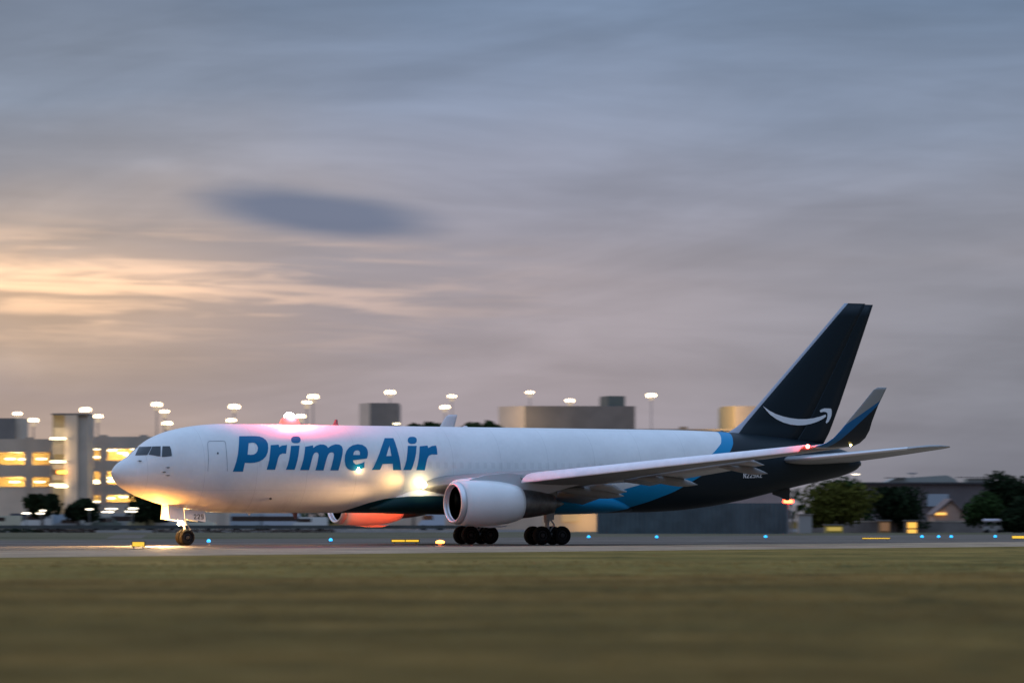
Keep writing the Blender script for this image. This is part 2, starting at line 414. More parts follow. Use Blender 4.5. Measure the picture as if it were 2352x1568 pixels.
# registration, small white characters on the navy tail, and the tail number on the gear door
FONT = {'N':[[(0,0),(0,7),(1.1,7),(3.0,2.6),(3.0,7),(4,7),(4,0),(2.9,0),(1,4.4),(1,0)]],
 '2':[[(0,0),(0,1.4),(2.9,4.2),(2.9,5.6),(2.5,6),(1.4,6),(1,5.6),(1,4.9),(0,4.9),(0,6),(.9,7),(3.1,7),(4,6),(4,4),(1.5,1.1),(4,1.1),(4,0)]],
 '9':[[(0,0),(0,1),(2.4,1),(2.95,1.6),(2.95,2.8),(.9,2.8),(0,3.7),(0,6.1),(.9,7),(3.1,7),(4,6.1),(4,1),(3,0)],[(1,4.2),(1.4,3.8),(2.95,3.8),(2.95,5.6),(2.5,6),(1.4,6),(1,5.6)]],
 'A':[[(0,0),(1.4,7),(2.6,7),(4,0),(2.95,0),(2.7,1.5),(1.3,1.5),(1.05,0)],[(1.5,2.5),(2.5,2.5),(2,5.4)]],
 'Z':[[(0,0),(0,1),(2.8,6),(.1,6),(.1,7),(4,7),(4,6),(1.2,1),(4,1),(4,0)]]}
def word(txt, u0, v0, cw, h, slope=0):
    out = []
    for i, ch in enumerate(txt):
        out.append([[(u0+i*cw*1.25+x/4*cw, v0-y/7*h+slope*(i*cw*1.25+x/4*cw)) for x, y in l] for l in FONT[ch]])
    return out
decal('registration', word('N229AZ', 1707.5, 1097.5, 5.9, 11.0, -.03), M_MARK, fus, lambda u, v: hit(u, v, .015), sx=20, sy=2.5)

# ---- cockpit glazing
TW = tr(400, 1600, .2126)
wins = [[(507,497),(520,462),(548,402),(575,352),(790,346),(755,420),(716,492)],
        [(806,346),(950,342),(946,516),(900,512),(850,500),(742,484),(775,415)],
        [(988,342),(1112,342),(1132,392),(1142,450),(1148,508),(1060,518),(976,525),(980,430)]]
def grow(p, k):
    cx_ = sum(a for a, _ in p)/len(p); cy_ = sum(b for _, b in p)/len(p)
    return [(cx_+(a-cx_)*k, cy_+(b-cy_)*k) for a, b in p]
for p in wins:
    for mir in (False, True):
        wf = decal('cockpit_window', [[TW(grow(p, 1.045))]], M_GREY, fus, lambda u, v: hit(u, v, .012), sx=6, sy=2.5, mirror=mir)
        decal('pane', [[TW(p)]], M_GLASS, wf, lambda u, v: hit(u, v, .03), sx=6, sy=2.5, mirror=mir)
# ---- crew door outline with its little window
dl = [(1785,780),(1797,560),(1782,300),(1790,262),(1815,250),(2060,246),(2090,262),(2100,300),(2122,560),(2130,780)]
def ribbon(p, wd):
    out = []
    L, Rr = [], []
    for i, (x, y) in enumerate(p):
        a = p[max(i-1, 0)]; b = p[min(i+1, len(p)-1)]; dx, dy = b[0]-a[0], b[1]-a[1]; l = math.hypot(dx, dy)
        nx, ny = -dy/l*wd, dx/l*wd; L.append((x+nx, y+ny)); Rr.append((x-nx, y-ny))
    return L+Rr[::-1]
dr = decal('crew_door', [[TW(ribbon(dl, 3.6))]], M_GREY, fus, lambda u, v: hit(u, v, .015), sx=10, sy=2.5)
decal('door_window', [[TW(ell(1962,462,13,19,12))]], M_GLASS, dr, lambda u, v: hit(u, v, .03), sx=10, sy=2.5)
for (px, py) in ((580,598),(1080,715),(1010,795),(1078,855)):       # air data probes
    (u, v), = TW([(px, py)]); P = hit(u, v, 0)
    bm = bmesh.new(); nrm = Vector((0, -1, 0)); e = P+nrm*.13
    tube(bm, P-nrm*.05, e, .05, .03, 8); tube(bm, e+Vector((.06, 0, 0)), e+Vector((-.22, 0, 0)), .03, .012, 8)
    obj('probe', bm, M_CORE, fus)
P = hit((400+1605*.3826)*.6125, (1500+962*.3826)*.6125, 0)
bm = bmesh.new(); tube(bm, P, P+Vector((0, -.06, -.02)), .08, .07, 10); obj('vent', bm, M_CORE, fus)
# blade antennas on the crown and under the belly
def blade(x, z, h, c, t=.03, down=False, m=M_WHITE):
    s_ = -1 if down else 1; bm = bmesh.new()
    loft(bm, [[(x, 0, z), (x+c*.5, -t, z), (x+c, 0, z), (x+c*.5, t, z)], [(x+c*.45, 0, z+s_*h), (x+c*.65, -t*.5, z+s_*h), (x+c*.85, 0, z+s_*h), (x+c*.65, t*.5, z+s_*h)]])
    obj('antenna', bm, m, fus)
blade(14.9, 7.38, .40, .42, t=.02, m=mat('antenna_red', (.22,.12,.12), .5)); blade(24, 7.36, .12, .5); blade(43.0, 7.22, .15, .4, m=M_GREY)
blade(12.1, 2.03, .42, .4, down=True, m=mat('antenna_red', (.35,.10,.10), .5)); blade(9.0, 2.03, .2, .3, down=True)

# ---- wing-body fairing
def selip(x, a, wd, zc, hu, hd, e=.72):
    c, s_ = math.cos(a), math.sin(a)
    return (x, math.copysign(abs(c)**e, c)*wd, zc+math.copysign(abs(s_)**e, s_)*(hu if s_ > 0 else hd))
bm = bmesh.new(); rr = []
for x, wd, zc, hu, hd in ((16.9,1.3,2.25,.15,.05),(17.8,1.9,2.5,.45,.50),(19.2,2.5,2.8,.8,.86),(21,2.80,2.95,.9,1.05),(25,2.92,2.95,.9,1.08),(29,2.92,2.95,.85,1.08),(31.5,2.75,2.9,.7,1.0),(33.5,2.3,2.75,.5,.8),(35,1.6,2.5,.3,.5),(36,1.0,2.25,.1,.2)):
    rr.append([selip(x, 2*math.pi*i/48, wd, zc, hu, hd) for i in range(48)])
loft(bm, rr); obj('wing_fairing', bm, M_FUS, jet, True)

# ---- aerofoil sections
AF = [(0,0),(.004,.018),(.02,.042),(.06,.070),(.14,.096),(.26,.112),(.40,.112),(.56,.095),(.72,.066),(.86,.036),(1,.006)]
def foil(t, c0=0.0, c1=1.0):
    """unit chord outline, thickness ratio t: upper surface then lower, optionally only chord c0..c1"""
    def zz(x, up):
        th = np.interp(x, [a for a, _ in AF], [b for _, b in AF])/.224*t
        cam_ = .018*4*x*(1-x)
        return cam_+th if up else cam_*.6-th
    X = sorted(set([c0, c1] + [a for a, _ in AF if c0 < a < c1]))
    return [(x, zz(x, True)) for x in X] + [(x, zz(x, False)) for x in X[::-1][(0 if c1 < 1 else 0):]]
def wing_sec(sy, y, xle, zle, ch, t, twist=0, c0=0.0, c1=1.0):
    tw = math.tan(R(twist)); out = []
    for a, z in foil(t, c0, c1): out.append((xle+a*ch, sy*y, zle+z*ch-a*ch*tw))
    return out
WING = [(1.2,19.0,3.52,12.2,.135,2.5),(2.6,20.1,3.66,10.9,.132,2.5),(5.2,21.75,3.93,9.4,.122,1.8),(8.2,23.75,4.14,7.9,.112,1.2),(12,26.55,4.58,6.35,.105,.6),(16,29.5,5.05,5.05,.10,.2),(20,32.5,5.50,3.75,.10,0),(23.4,35.05,5.90,2.55,.10,0)]
def wparam(y):
    ys = [a[0] for a in WING]; return [float(np.interp(y, ys, [a[k] for a in WING])) for k in range(1, 6)]
def wpanel(name, sy, ys, c0, c1, m, parent, dx=0, dz=0, twist=0, tscale=1.0):
    bm = bmesh.new(); rr = []
    for y in ys:
        xle, zle, ch, t, tw = wparam(y)
        s_ = wing_sec(sy, y, xle, zle, ch, t*tscale, tw, c0, c1)
        if twist:
            px, pz = s_[0][0], s_[0][2]; a = R(twist); ca, sa = math.cos(a), math.sin(a)
            s_ = [(px+(x-px)*ca+(z-pz)*sa, yy, pz-(x-px)*sa+(z-pz)*ca) for x, yy, z in s_]
        rr.append([(x+dx, yy, z+dz) for x, yy, z in s_])
    loft(bm, rr); return obj(name, bm, m, parent, True)
M_NAVLIT = lamp_mat('red_lamp', (1, .04, .03), 60)
M_WARM = lamp_mat('landing_lamp', (1, .78, .38), 25)
for sy in (-1, 1):
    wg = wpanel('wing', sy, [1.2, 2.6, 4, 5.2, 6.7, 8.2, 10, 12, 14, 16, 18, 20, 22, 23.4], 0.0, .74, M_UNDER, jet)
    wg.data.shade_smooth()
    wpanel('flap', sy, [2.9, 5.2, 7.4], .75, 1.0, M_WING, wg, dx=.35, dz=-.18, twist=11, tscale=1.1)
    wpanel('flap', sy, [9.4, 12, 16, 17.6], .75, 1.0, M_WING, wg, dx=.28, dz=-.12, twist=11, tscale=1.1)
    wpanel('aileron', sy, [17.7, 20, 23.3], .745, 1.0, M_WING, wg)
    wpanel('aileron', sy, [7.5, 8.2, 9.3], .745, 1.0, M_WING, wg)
    # slats, drooped forward of the leading edge in one long strip and a short inboard one
    for ys, k0, k1 in (([4.6, 6.2, 7.6], .86, .92), ([8.9, 12, 16, 20, 23.2], 1.0, .66)):
        bm = bmesh.new(); rr = []
        for i, y in enumerate(ys):
            k = k0+(k1-k0)*(y-ys[0])/(ys[-1]-ys[0]); xle, zle, ch, t, tw = wparam(y)
            o_ = [(-.92,-.40),(-.90,-.30),(-.78,-.10),(-.55,.09),(-.2,.21),(.22,.27)]
            i_ = [(.22,.24),(-.16,.12),(-.46,-.02),(-.66,-.20),(-.78,-.36),(-.86,-.42)]
            rr.append([(xle+a*k, sy*y, zle+b*k) for a, b in o_+i_])
        loft(bm, rr); obj('slat', bm, M_SLAT, wg, True)
    # canoe fairings of the flap tracks
    for y, ln, rd in ((6.6,5.0,.36),(12.0,4.4,.30),(16.9,3.6,.25)):
        xle, zle, ch, t, tw = wparam(y); bm = bmesh.new(); rr = []
        xs_, xe = xle+ch*.50, xle+ch*.50+ln
        for i in range(13):
            q_ = i/12; r = rd*(math.sin(math.pi*min(q_*1.25, 1)/2)**.7 if q_ < .8 else 1)*(1-max(0, (q_-.62)/.38)**1.8*.97)
            x = xs_+(xe-xs_)*q_; z = zle-.052*ch-.15-.38*q_**1.5
            rr.append([(x, sy*y+math.cos(a)*r*.62, z+math.sin(a)*r) for a in [2*math.pi*j/14 for j in range(14)]])
        loft(bm, rr); obj('flap_track_fairing', bm, M_UNDER, wg, True)
    # blended winglet
    bm = bmesh.new(); rr = []
    for y, z, xl, ch, ca in ((23.42,5.90,35.05,2.5,0),(23.9,5.97,35.35,2.42,18),(24.3,6.14,35.62,2.35,38),(24.62,6.45,35.92,2.25,58),(24.8,6.90,36.30,2.05,70),(24.95,7.45,36.72,1.72,75),(25.2,8.4,37.50,1.22,76),(25.42,9.30,38.22,.88,76),(25.46,9.46,38.50,.66,76)):
        c_, s_ = math.cos(R(ca)), math.sin(R(ca)); sec = []
        for a, zz in foil(.09): sec.append((xl+a*ch, sy*(y-zz*ch*s_), z+zz*ch*c_))
        rr.append(sec)
    loft(bm, rr)
    mw_ = bpy.data.materials.new('winglet_paint') if 'winglet_paint' not in bpy.data.materials else bpy.data.materials['winglet_paint']
    if not mw_.use_nodes:
        mw_.use_nodes = True; q = N(mw_.node_tree); b_ = mw_.node_tree.nodes['Principled BSDF']
        sp = q.node('ShaderNodeSeparateXYZ'); q.put(sp.inputs[0], q.node('ShaderNodeTexCoord').outputs['Object'])
        d1 = q.sub(sp.outputs[0], q.add(q.mul(q.sub(sp.outputs[2], 6.6), 1.55), 35.6)); d2 = q.sub(sp.outputs[0], q.add(q.mul(q.sub(sp.outputs[2], 6.25), 1.12), 36.3))      # aft of this line: blue, then navy
        c_ = q.mix(q.m('GREATER_THAN', d1, 0.0), (.30,.30,.30,1), (.002,.12,.30,1)); c_ = q.mix(q.m('GREATER_THAN', d2, 0.0), c_, (.0075,.014,.024,1))
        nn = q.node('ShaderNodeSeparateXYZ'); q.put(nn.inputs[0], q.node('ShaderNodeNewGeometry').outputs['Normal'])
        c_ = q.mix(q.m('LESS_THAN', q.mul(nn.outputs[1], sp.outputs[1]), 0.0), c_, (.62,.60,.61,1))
        q.put(b_.inputs['Base Color'], c_); b_.inputs['Roughness'].default_value = .45
    obj('winglet', bm, mw_, wg, True)
    # engine
    EY, EZ = sy*7.92, 2.57
    bm = bmesh.new()
    lathe(bm, [(19.45,1.30),(19.9,1.375),(20.6,1.41),(21.4,1.405),(22.2,1.35),(22.9,1.25),(23.4,1.13),(23.68,1.03),(23.68,.97),(23.2,1.02),(22.6,1.08),(21.2,1.12),(19.45,1.18)], EY, EZ, 64)
    en = obj('engine', bm, M_WHITE, jet, True)
    bm = bmesh.new(); lathe(bm, [(19.44,1.31),(19.25,1.265),(19.12,1.21),(19.08,1.15),(19.12,1.10),(19.25,1.065),(19.44,1.06)], EY, EZ, 64); obj('inlet_lip', bm, M_STEEL, en, True)
    bm = bmesh.new(); lathe(bm, [(19.42,1.055),(20.6,1.09),(20.62,1.16),(19.42,1.15)], EY, EZ, 48); obj('inlet_duct', bm, mat('inlet_liner', (.16,.155,.15), .6), en, True)
    bm = bmesh.new()
    for i in range(38):      # fan blades
        a = 2*math.pi*i/38; c_, s_ = math.cos(a), math.sin(a); t_ = .075
        pts = []
        for r, tw_, th in ((.34, .10, .03), (1.07, .05, .012)):
            for k_ in (-1, 1):
                a2 = a+k_*t_*(.34/r)*1.0; pts.append((20.45+k_*tw_, EY+math.cos(a2)*r, EZ+math.sin(a2)*r))
        v4 = [bm.verts.new(p) for p in pts]; bm.faces.new([v4[0], v4[1], v4[3], v4[2]])
    obj('fan', bm, mat('fan_titanium', (.16,.16,.17), .35, .8), en)
    bm = bmesh.new(); lathe(bm, [(19.95,.02),(20.05,.12),(20.3,.27),(20.55,.35),(20.7,.35)], EY, EZ, 32); obj('spinner', bm, mat('spinner_grey', (.10,.10,.11), .4), en, True)
    bm = bmesh.new(); lathe(bm, [(20.66,1.08),(20.70,1.08),(20.70,.05),(20.66,.05)], EY, EZ, 32); obj('fan_shadow_ring', bm, M_DARK, en).name = 'fan_shade_disc'  # dark disc behind the fan, stands in for shade inside the inlet
    bm = bmesh.new(); lathe(bm, [(22.9,.93),(23.7,.92),(24.4,.87),(25.2,.76),(25.8,.64),(26.1,.58),(26.1,.55),(25.5,.50)], EY, EZ-.02, 48); obj('core_cowl', bm, M_CORE, en, True)
    bm = bmesh.new(); lathe(bm, [(25.4,.42),(26.0,.38),(26.5,.24),(26.9,.05)], EY, EZ-.02, 32); obj('exhaust_cone', bm, M_CORE, en, True)
    bm = bmesh.new(); rr = []
    for x, z0, z1, hw in ((20.3,3.85,4.02,.03),(21.3,3.80,4.28,.17),(22.8,3.6,4.42,.24),(24.2,3.1,4.3,.26),(25.6,3.15,4.1,.24),(27.2,3.55,4.1,.16),(28.6,3.85,4.1,.03)):
        rr.append([(x, EY-hw, z0), (x, EY+hw, z0), (x, EY+hw, z1), (x, EY-hw*.8, z1)])
    loft(bm, rr); obj('pylon', bm, M_WING, jet)
    bm = bmesh.new(); rr = [[(x, EY-w_, EZ-1.36), (x, EY+w_, EZ-1.36), (x, EY+w_*.6, EZ-h_), (x, EY-w_*.6, EZ-h_)] for x, w_, h_ in ((20.6,.04,1.42),(21.6,.22,1.50),(22.6,.20,1.47),(23.0,.05,1.36))]
    loft(bm, rr); obj('drain_mast', bm, M_WHITE, en)
    # horizontal stabiliser
    bm = bmesh.new(); rr = []
    for y, xl, zl, ch in ((.6,46.35,5.32,6.35),(1.6,47.0,5.42,5.85),(3.5,48.45,5.60,4.95),(6,50.3,5.86,3.8),(8.4,52.1,6.13,2.72),(9.0,52.65,6.22,2.35),(9.25,53.3,6.27,1.6),(9.32,54.1,6.29,.7)):
        rr.append([(xl+a*ch, sy*y, zl+z_*ch) for a, z_ in foil(.095)])
    loft(bm, rr); st = obj('stabiliser', bm, mat('stabiliser_grey', (.34,.34,.34), .42, var=.06, vs=.8), jet, True)
    bm = bmesh.new(); rr = []
    for y, xl, zl, ch in ((1.6,47.0,5.42,5.85),(3.5,48.45,5.60,4.95),(6,50.3,5.86,3.8),(8.4,52.1,6.13,2.72)):
        p = [(0-.01, 0), (.0,.03), (.02,.052), (.07,.078), (.07,.06), (.07,-.04), (.02,-.036)]
        rr.append([(xl-.02+a*ch, sy*y, zl+z_*ch*.62) for a, z_ in p])
    loft(bm, rr); obj('leading_edge', bm, M_STEEL, st, True)

# the far wing sags and sweeps a little more than the near one on the turn
for o in [o for o in bpy.data.objects if o.type == 'MESH' and (o.name.split('.')[0] == 'wing' or (o.parent and o.parent.name.split('.')[0] == 'wing'))]:
    for v_ in o.data.vertices:
        if v_.co.y > 9: k_ = (v_.co.y-9)/16; v_.co.x -= 1.6*k_; v_.co.z -= .62*k_
# ---- landing and position lights
def bulb(name, m, parent, p, r, sx=1.0):
    bm = bmesh.new(); bmesh.ops.create_icosphere(bm, subdivisions=2, radius=r)
    for v_ in bm.verts: v_.co = Vector((v_.co.x*sx, v_.co.y, v_.co.z))+Vector(p)
    return obj(name, bm, m, parent, True)
def light(name, kind, p, e, col, parent=None, size=.1, aim=None, cone=60, blend=.6):
    l = bpy.data.lights.new(name, kind); l.energy = e; l.color = col; l.shadow_soft_size = size
    if kind == 'SPOT': l.spot_size = R(cone); l.spot_blend = blend
    o = bpy.data.objects.new(name, l); COL.objects.link(o); o.location = p
    if aim is not None: o.rotation_euler = (Vector(aim)-Vector(p)).to_track_quat('-Z', 'Y').to_euler()
    if parent: o.parent = parent
    return o
for sy in (-1, 1):
    bulb('landing_light', M_WARM, jet, (19.72, sy*2.93, 3.72), .23, 1.1)
    light('runway_beam', 'SPOT', (19.3, sy*3.3, 3.6), 9000, (1,.56,.24), jet, .2, (6.5, sy*3.2, 0), 50, 1.0)
    light('landing_beam', 'SPOT', (18.75, sy*3.02, 3.86), 470, (1,.55,.17), jet, .6, (11.5, sy*2.45, 4.1), 112, 1.0)
bulb('inspection_light', lamp_mat('warm_lamp', (1,.72,.32), 90), fus, (15.43, -2.50, 4.67), .095)
light('inspection_glow', 'POINT', (15.43, -2.75, 4.62), 14, (1,.66,.3), fus, .05)
bulb('beacon_halo', lamp_mat('beacon_halo_red', (1,.05,.03), 4), fus, (11.93, 0, 7.50), .50, 1.3)  # oversized glowing dome, added for the red halo round the beacon
bulb('beacon', lamp_mat('beacon_lamp', (1,.42,.28), 300), fus, (11.93, 0, 7.84), .36)
light('beacon_glow', 'POINT', (11.93, -.5, 8.15), 2700, (1,.06,.10), fus, .5)
bulb('beacon', lamp_mat('belly_beacon_lamp', (1,.12,.05), 40), fus, (23.6, 0, 1.80), .12)
light('beacon_glow', 'SPOT', (23.3, .7, 1.70), 2600, (1,.09,.03), fus, .15, (20.6, 7.9, 2.2), 75, .7)
for sy, m_, c_ in ((-1, M_NAVLIT, (1,.04,.03)), (1, lamp_mat('green_lamp', (.05,1,.3), 30), (.05,1,.3))):
    bulb('wingtip_light', m_, jet, (34.72-(1.4 if sy > 0 else 0), sy*23.62, 5.93-(.55 if sy > 0 else 0)), .13)
    light('wingtip_glow', 'POINT', (34.4, sy*23.75, 6.1), 16, c_, jet, .05)
bulb('tail_position_light', lamp_mat('amber_lamp', (1,.75,.2), 30), jet, (37.4, -24.2, 6.02), .07)

# ---- fin and rudder, navy with the curved arrow
FINS = [(6.3,42.9,51.0),(6.9,43.4,51.35),(7.3,43.9,51.6),(7.62,44.45,51.75),(8.0,44.95,51.92),(9.2,46.2,52.45),(12.67,49.68,53.85),(15.0,52.0,54.78),(15.86,52.84,55.12)]
def finx(z): return float(np.interp(z, [a[0] for a in FINS], [a[1] for a in FINS])), float(np.interp(z, [a[0] for a in FINS], [a[2] for a in FINS]))
def finpanel(name, zs, c0, c1, m, parent):
    bm = bmesh.new(); rr = []
    for z in zs:
        a_, b_ = finx(z); ch = b_-a_; t = .10 if z > 7.4 else .12
        X = sorted(set([c0, c1]+[a for a, _ in AF if c0 < a < c1])); th = lambda x: np.interp(x, [a for a, _ in AF], [b for _, b in AF])/.224*t*ch
        rr.append([(a_+x*ch, -th(x), z) for x in X]+[(a_+x*ch, th(x), z) for x in X[::-1]])
    loft(bm, rr); return obj(name, bm, m, parent, True)
fin = finpanel('tail_fin', [6.3,6.9,7.3,7.62,8.0,8.6,9.2,10.5,12.67,15.0,15.86], 0, .70, M_FIN, jet)
rud = finpanel('rudder', [6.35,6.9,7.3,8.0,9.2,12.67,15.0,15.80], .707, 1.0, M_FIN, fin)
def on_fin(u, v):
    P = on_plane(u, v, 1, -.4)
    for _ in range(12):
        a_, b_ = finx(P.z); ch = b_-a_; x = min(max((P.x-a_)/ch, 0), 1)
        y = -(np.interp(x, [a for a, _ in AF], [b for _, b in AF])/.224*.10*ch+.03); P = on_plane(u, v, 1, float(y))
    return P
TF = tr(2650, 1050, 1000/1742)
smile = [(368,822),(384,834),(410,852),(450,873),(500,890),(550,901),(600,907),(650,907),(700,901),(745,889),(778,877),(780,890),(755,908),(720,925),(680,938),(640,946),(595,948),(550,943),(500,929),(455,907),(415,878),(388,848)]
arrow = [(738,852),(752,842),(772,837),(812,838),(817,852),(816,880),(808,903),(796,924),(781,936),(779,925),(786,905),(790,885),(789,868),(780,861),(764,859),(744,863)]
decal('curved_arrow', [[TF(smile)], [TF(arrow)]], M_MARK, fin, on_fin, sx=8, sy=8, both=False)
decal('curved_arrow', [[TF(smile)], [TF(arrow)]], M_MARK, fin, on_fin, sx=8, sy=8, mirror=True)

# ---- tail skid and tail cone outlet
bm = bmesh.new(); rr = [[(x, -w_, z0), (x, w_, z0), (x, w_*.6, z1), (x, -w_*.6, z1)] for x, w_, z0, z1 in ((47.2,.08,3.45,3.22),(47.8,.10,3.6,3.05),(48.3,.09,3.75,2.82),(48.5,.05,3.8,2.86))]
loft(bm, rr); obj('tail_skid', bm, M_DARK, jet)
bm = bmesh.new(); lathe(bm, [(53.85,.20),(54.02,.17),(54.02,.12),(53.9,.1)], 0, 5.27, 20); obj('tail_outlet', bm, M_CORE, jet, True)

# ---- landing gear
def wheel(parent, x, y, r, wd, m=M_RUB):
    bm = bmesh.new(); h = wd/2
    lathe(bm, [(y-h*.55,r*.55),(y-h*.9,r*.62),(y-h,r*.80),(y-h*.86,r*.93),(y-h*.5,r*.99),(y,r),(y+h*.5,r*.99),(y+h*.86,r*.93),(y+h,r*.80),(y+h*.9,r*.62),(y+h*.55,r*.55)], x, r, 36, 'y')
    wh = obj('wheel', bm, m, parent, True)
    bm = bmesh.new(); lathe(bm, [(y-h*.72,.05),(y-h*.72,r*.22),(y-h*.5,r*.26),(y-h*.6,r*.54),(y+h*.6,r*.54),(y+h*.5,r*.26),(y+h*.72,r*.22),(y+h*.72,.05)], x, r, 24, 'y')
    obj('rim', bm, mat('rim_dark', (.035,.035,.035), .7), wh, True)
NG = 4.84; MG = NG+22.76
ng = bpy.data.objects.new('nose_gear', None)
bm = bmesh.new()
tube(bm, (NG, 0, .5), (NG-.04, 0, 1.35), .075); tube(bm, (NG-.04, 0, 1.2), (NG-.12, 0, 2.5), .12)
tube(bm, (NG, -.30, .485), (NG, .30, .485), .06)
tube(bm, (NG+.12, 0, .55), (NG+.36, 0, .95), .035); tube(bm, (NG+.36, 0, .95), (NG+.05, 0, 1.4), .035)
tube(bm, (NG-.15, -.12, 2.3), (NG-1.2, -.12, 2.5), .05); tube(bm, (NG-.15, .12, 2.3), (NG-1.2, .12, 2.5), .05)
tube(bm, (NG-.2, -.2, 1.45), (NG-.2, .2, 1.45), .05); tube(bm, (NG-.08, -.26, 1.28), (NG-.08, .26, 1.28), .09)
box(bm, NG-.28, NG-.10, -.16, .16, 1.38, 1.62)
g = obj('nose_gear', bm, M_GEAR, jet, True); g.data.polygons.foreach_set('use_smooth', [False]*len(g.data.polygons))
wheel(g, NG, -.28, .485, .36); wheel(g, NG, .28, .485, .36)
for sy in (-1, 1):
    bulb('taxi_light', lamp_mat('taxi_lamp', (1,.78,.38), 160), g, (NG-.34, sy*.20, 1.50), .11, .6)
    bulb('taxi_light', lamp_mat('taxi_lamp', (1,.78,.38), 160), g, (NG-.30, sy*.30, 1.30), .085, .6)
light('taxi_glow', 'POINT', (NG-1.9, -.25, 1.05), 900, (1,.40,.07), g, .2)
light('taxi_beam', 'SPOT', (NG-1.5, -.1, 1.45), 48000, (1,.60,.25), g, .1, (-14, -18, 0), 70, .9)
# gear doors: two forward, two aft, the near aft one carries the aircraft's number
for sy in (-1, 1):
    for x0, x1, z1, zb0, zb1, nm in ((NG-1.35, NG-.32, 2.55, 1.60, 1.48, 'gear_door'), (NG-.28, NG+1.12, 2.22, 1.62, 1.42, 'gear_door')):
        bm = bmesh.new(); y0, y1 = sy*.42, sy*(.60 if x0 < NG-1 else .56)
        loft(bm, [[(x0, y0, z1), (x0, y0+sy*.03, z1), (x0, y1+sy*.03, zb0), (x0, y1, zb0)], [(x1, y0, z1-.1), (x1, y0+sy*.03, z1-.1), (x1, y1+sy*.03, zb1), (x1, y1, zb1)]])
        dd = obj(nm, bm, M_WHITE, g)
        if sy < 0 and x0 > NG-1:
            bm = bmesh.new()
            for i, ch in enumerate('229'):
                loops = FONT[ch]; base = (x0+.62+i*.235, 1.60)
                L3 = [[Vector((base[0]+a/4*.17, base[1]+b/7*.30, 0)) for a, b in l] for l in loops]
                fl = [v_ for l in L3 for v_ in l]
                nv = [bm.verts.new((v_.x, -.42-.14*((2.2-v_.y)/.7)-.045, v_.y)) for v_ in fl]
                for tri in tessellate_polygon(L3): bm.faces.new([nv[k_] for k_ in tri])
            obj('door_number', bm, mat('black_marking', (.03,.03,.035), .5), dd)
for sy in (-1, 1):
    Y = sy*4.65; bm = bmesh.new()
    tube(bm, (MG, Y, .6), (MG-.02, Y, 1.8), .13); tube(bm, (MG-.02, Y, 1.4), (MG-.1, Y, 3.6), .19)
    tube(bm, (MG-.75, Y, .60), (MG+.75, Y, .60), .12)
    for dx in (-.71, .71): tube(bm, (MG+dx, Y-.55, .585), (MG+dx, Y+.55, .585), .07)
    tube(bm, (MG-.05, Y, 1.9), (MG-.05, Y-sy*2.0, 3.0), .08); tube(bm, (MG, Y, 1.6), (MG+.7, Y, 3.3), .07)
    tube(bm, (MG+.15, Y, .8), (MG+.5, Y, 1.25), .05); tube(bm, (MG+.5, Y, 1.25), (MG+.1, Y, 1.75), .05)
    g2 = obj('main_gear', bm, M_GEAR, jet)
    for dx in (-.71, .71):
        for dy in (-.57, .57): wheel(g2, MG+dx, Y+dy, .585, .46)
    bm = bmesh.new(); loft(bm, [[(MG-.25, Y+sy*.28, 1.55), (MG-.25, Y+sy*.32, 1.55), (MG-.25, Y+sy*.62, 3.45), (MG-.25, Y+sy*.58, 3.45)], [(MG+.3, Y+sy*.28, 1.55), (MG+.3, Y+sy*.32, 1.55), (MG+.3, Y+sy*.62, 3.45), (MG+.3, Y+sy*.58, 3.45)]])
    obj('gear_door', bm, M_GEAR, g2)

# ================================================================== THE GROUND
def sheet(name, pts, z, m, parent=None, kind='structure'):
    """pts in frame coordinates (right, away)"""
    bm = bmesh.new(); vs = [bm.verts.new((x, y, z)) for x, y in pts]; bm.faces.new(vs)
    o = obj(name, bm, m); o.matrix_world = FRAME; 
    for p in o.data.polygons:
        if p.normal.z < 0: o.data.flip_normals(); break
    tag(o, kind=kind); return o
def gmat(name, c_a, c_b, sx, sy_, rough=.95, fine=2.0, lo=.35, hi=.65, tuft=None, spec=.02):
    m = bpy.data.materials.new(name); m.use_nodes = True; q = N(m.node_tree); b = m.node_tree.nodes['Principled BSDF']
    t = q.node('ShaderNodeTexCoord').outputs['Object']
    sp = q.node('ShaderNodeSeparateXYZ'); q.put(sp.inputs[0], t); X, Y = sp.outputs[0], sp.outputs[1]
    a = q.noise(q.xyz(q.mul(X, sx), q.mul(Y, sy_), 0.0), 1.0, 5, .6, .4)
    c = q.mix(q.smooth(a, lo, hi), (*c_a, 1), (*c_b, 1))
    f = q.noise(t, fine, 6, .7); c = q.scale(c, q.smooth(f, .25, .75, .72, 1.25))
    f3 = q.noise(q.xyz(q.mul(X, .22), q.mul(Y, .13), 5.0), 1.0, 6, .7)
    c = q.scale(c, q.smooth(f3, .3, .7, .70, 1.25))
    if tuft:
        d = q.noise(q.xyz(q.mul(X, .30), q.mul(Y, .14), 9.0), 1.0, 5, .65)
        c = q.mix(q.smooth(d, .54, .68, 0.0, .8), c, (*tuft, 1))
        e = q.noise(q.xyz(q.mul(X, .16), q.mul(Y, .20), 14.0), 1.0, 5, .65)
        c = q.mix(q.smooth(e, .56, .70, 0.0, .75), c, (c_a[0]*1.6, c_a[1]*1.6, c_a[2]*1.7, 1))
    q.put(b.inputs['Base Color'], c); b.inputs['Roughness'].default_value = rough; b.inputs['Specular IOR Level'].default_value = spec
    bp = q.node('ShaderNodeBump'); bp.inputs['Strength'].default_value = .5; bp.inputs['Distance'].default_value = .04
    q.put(bp.inputs['Height'], f); q.put(b.inputs['Normal'], bp.outputs[0]); return m
def fl(u, v):
    """ground point in frame coordinates"""
    D = CAM.z*F/(v-1195.6); return (LAT(u, D), D)
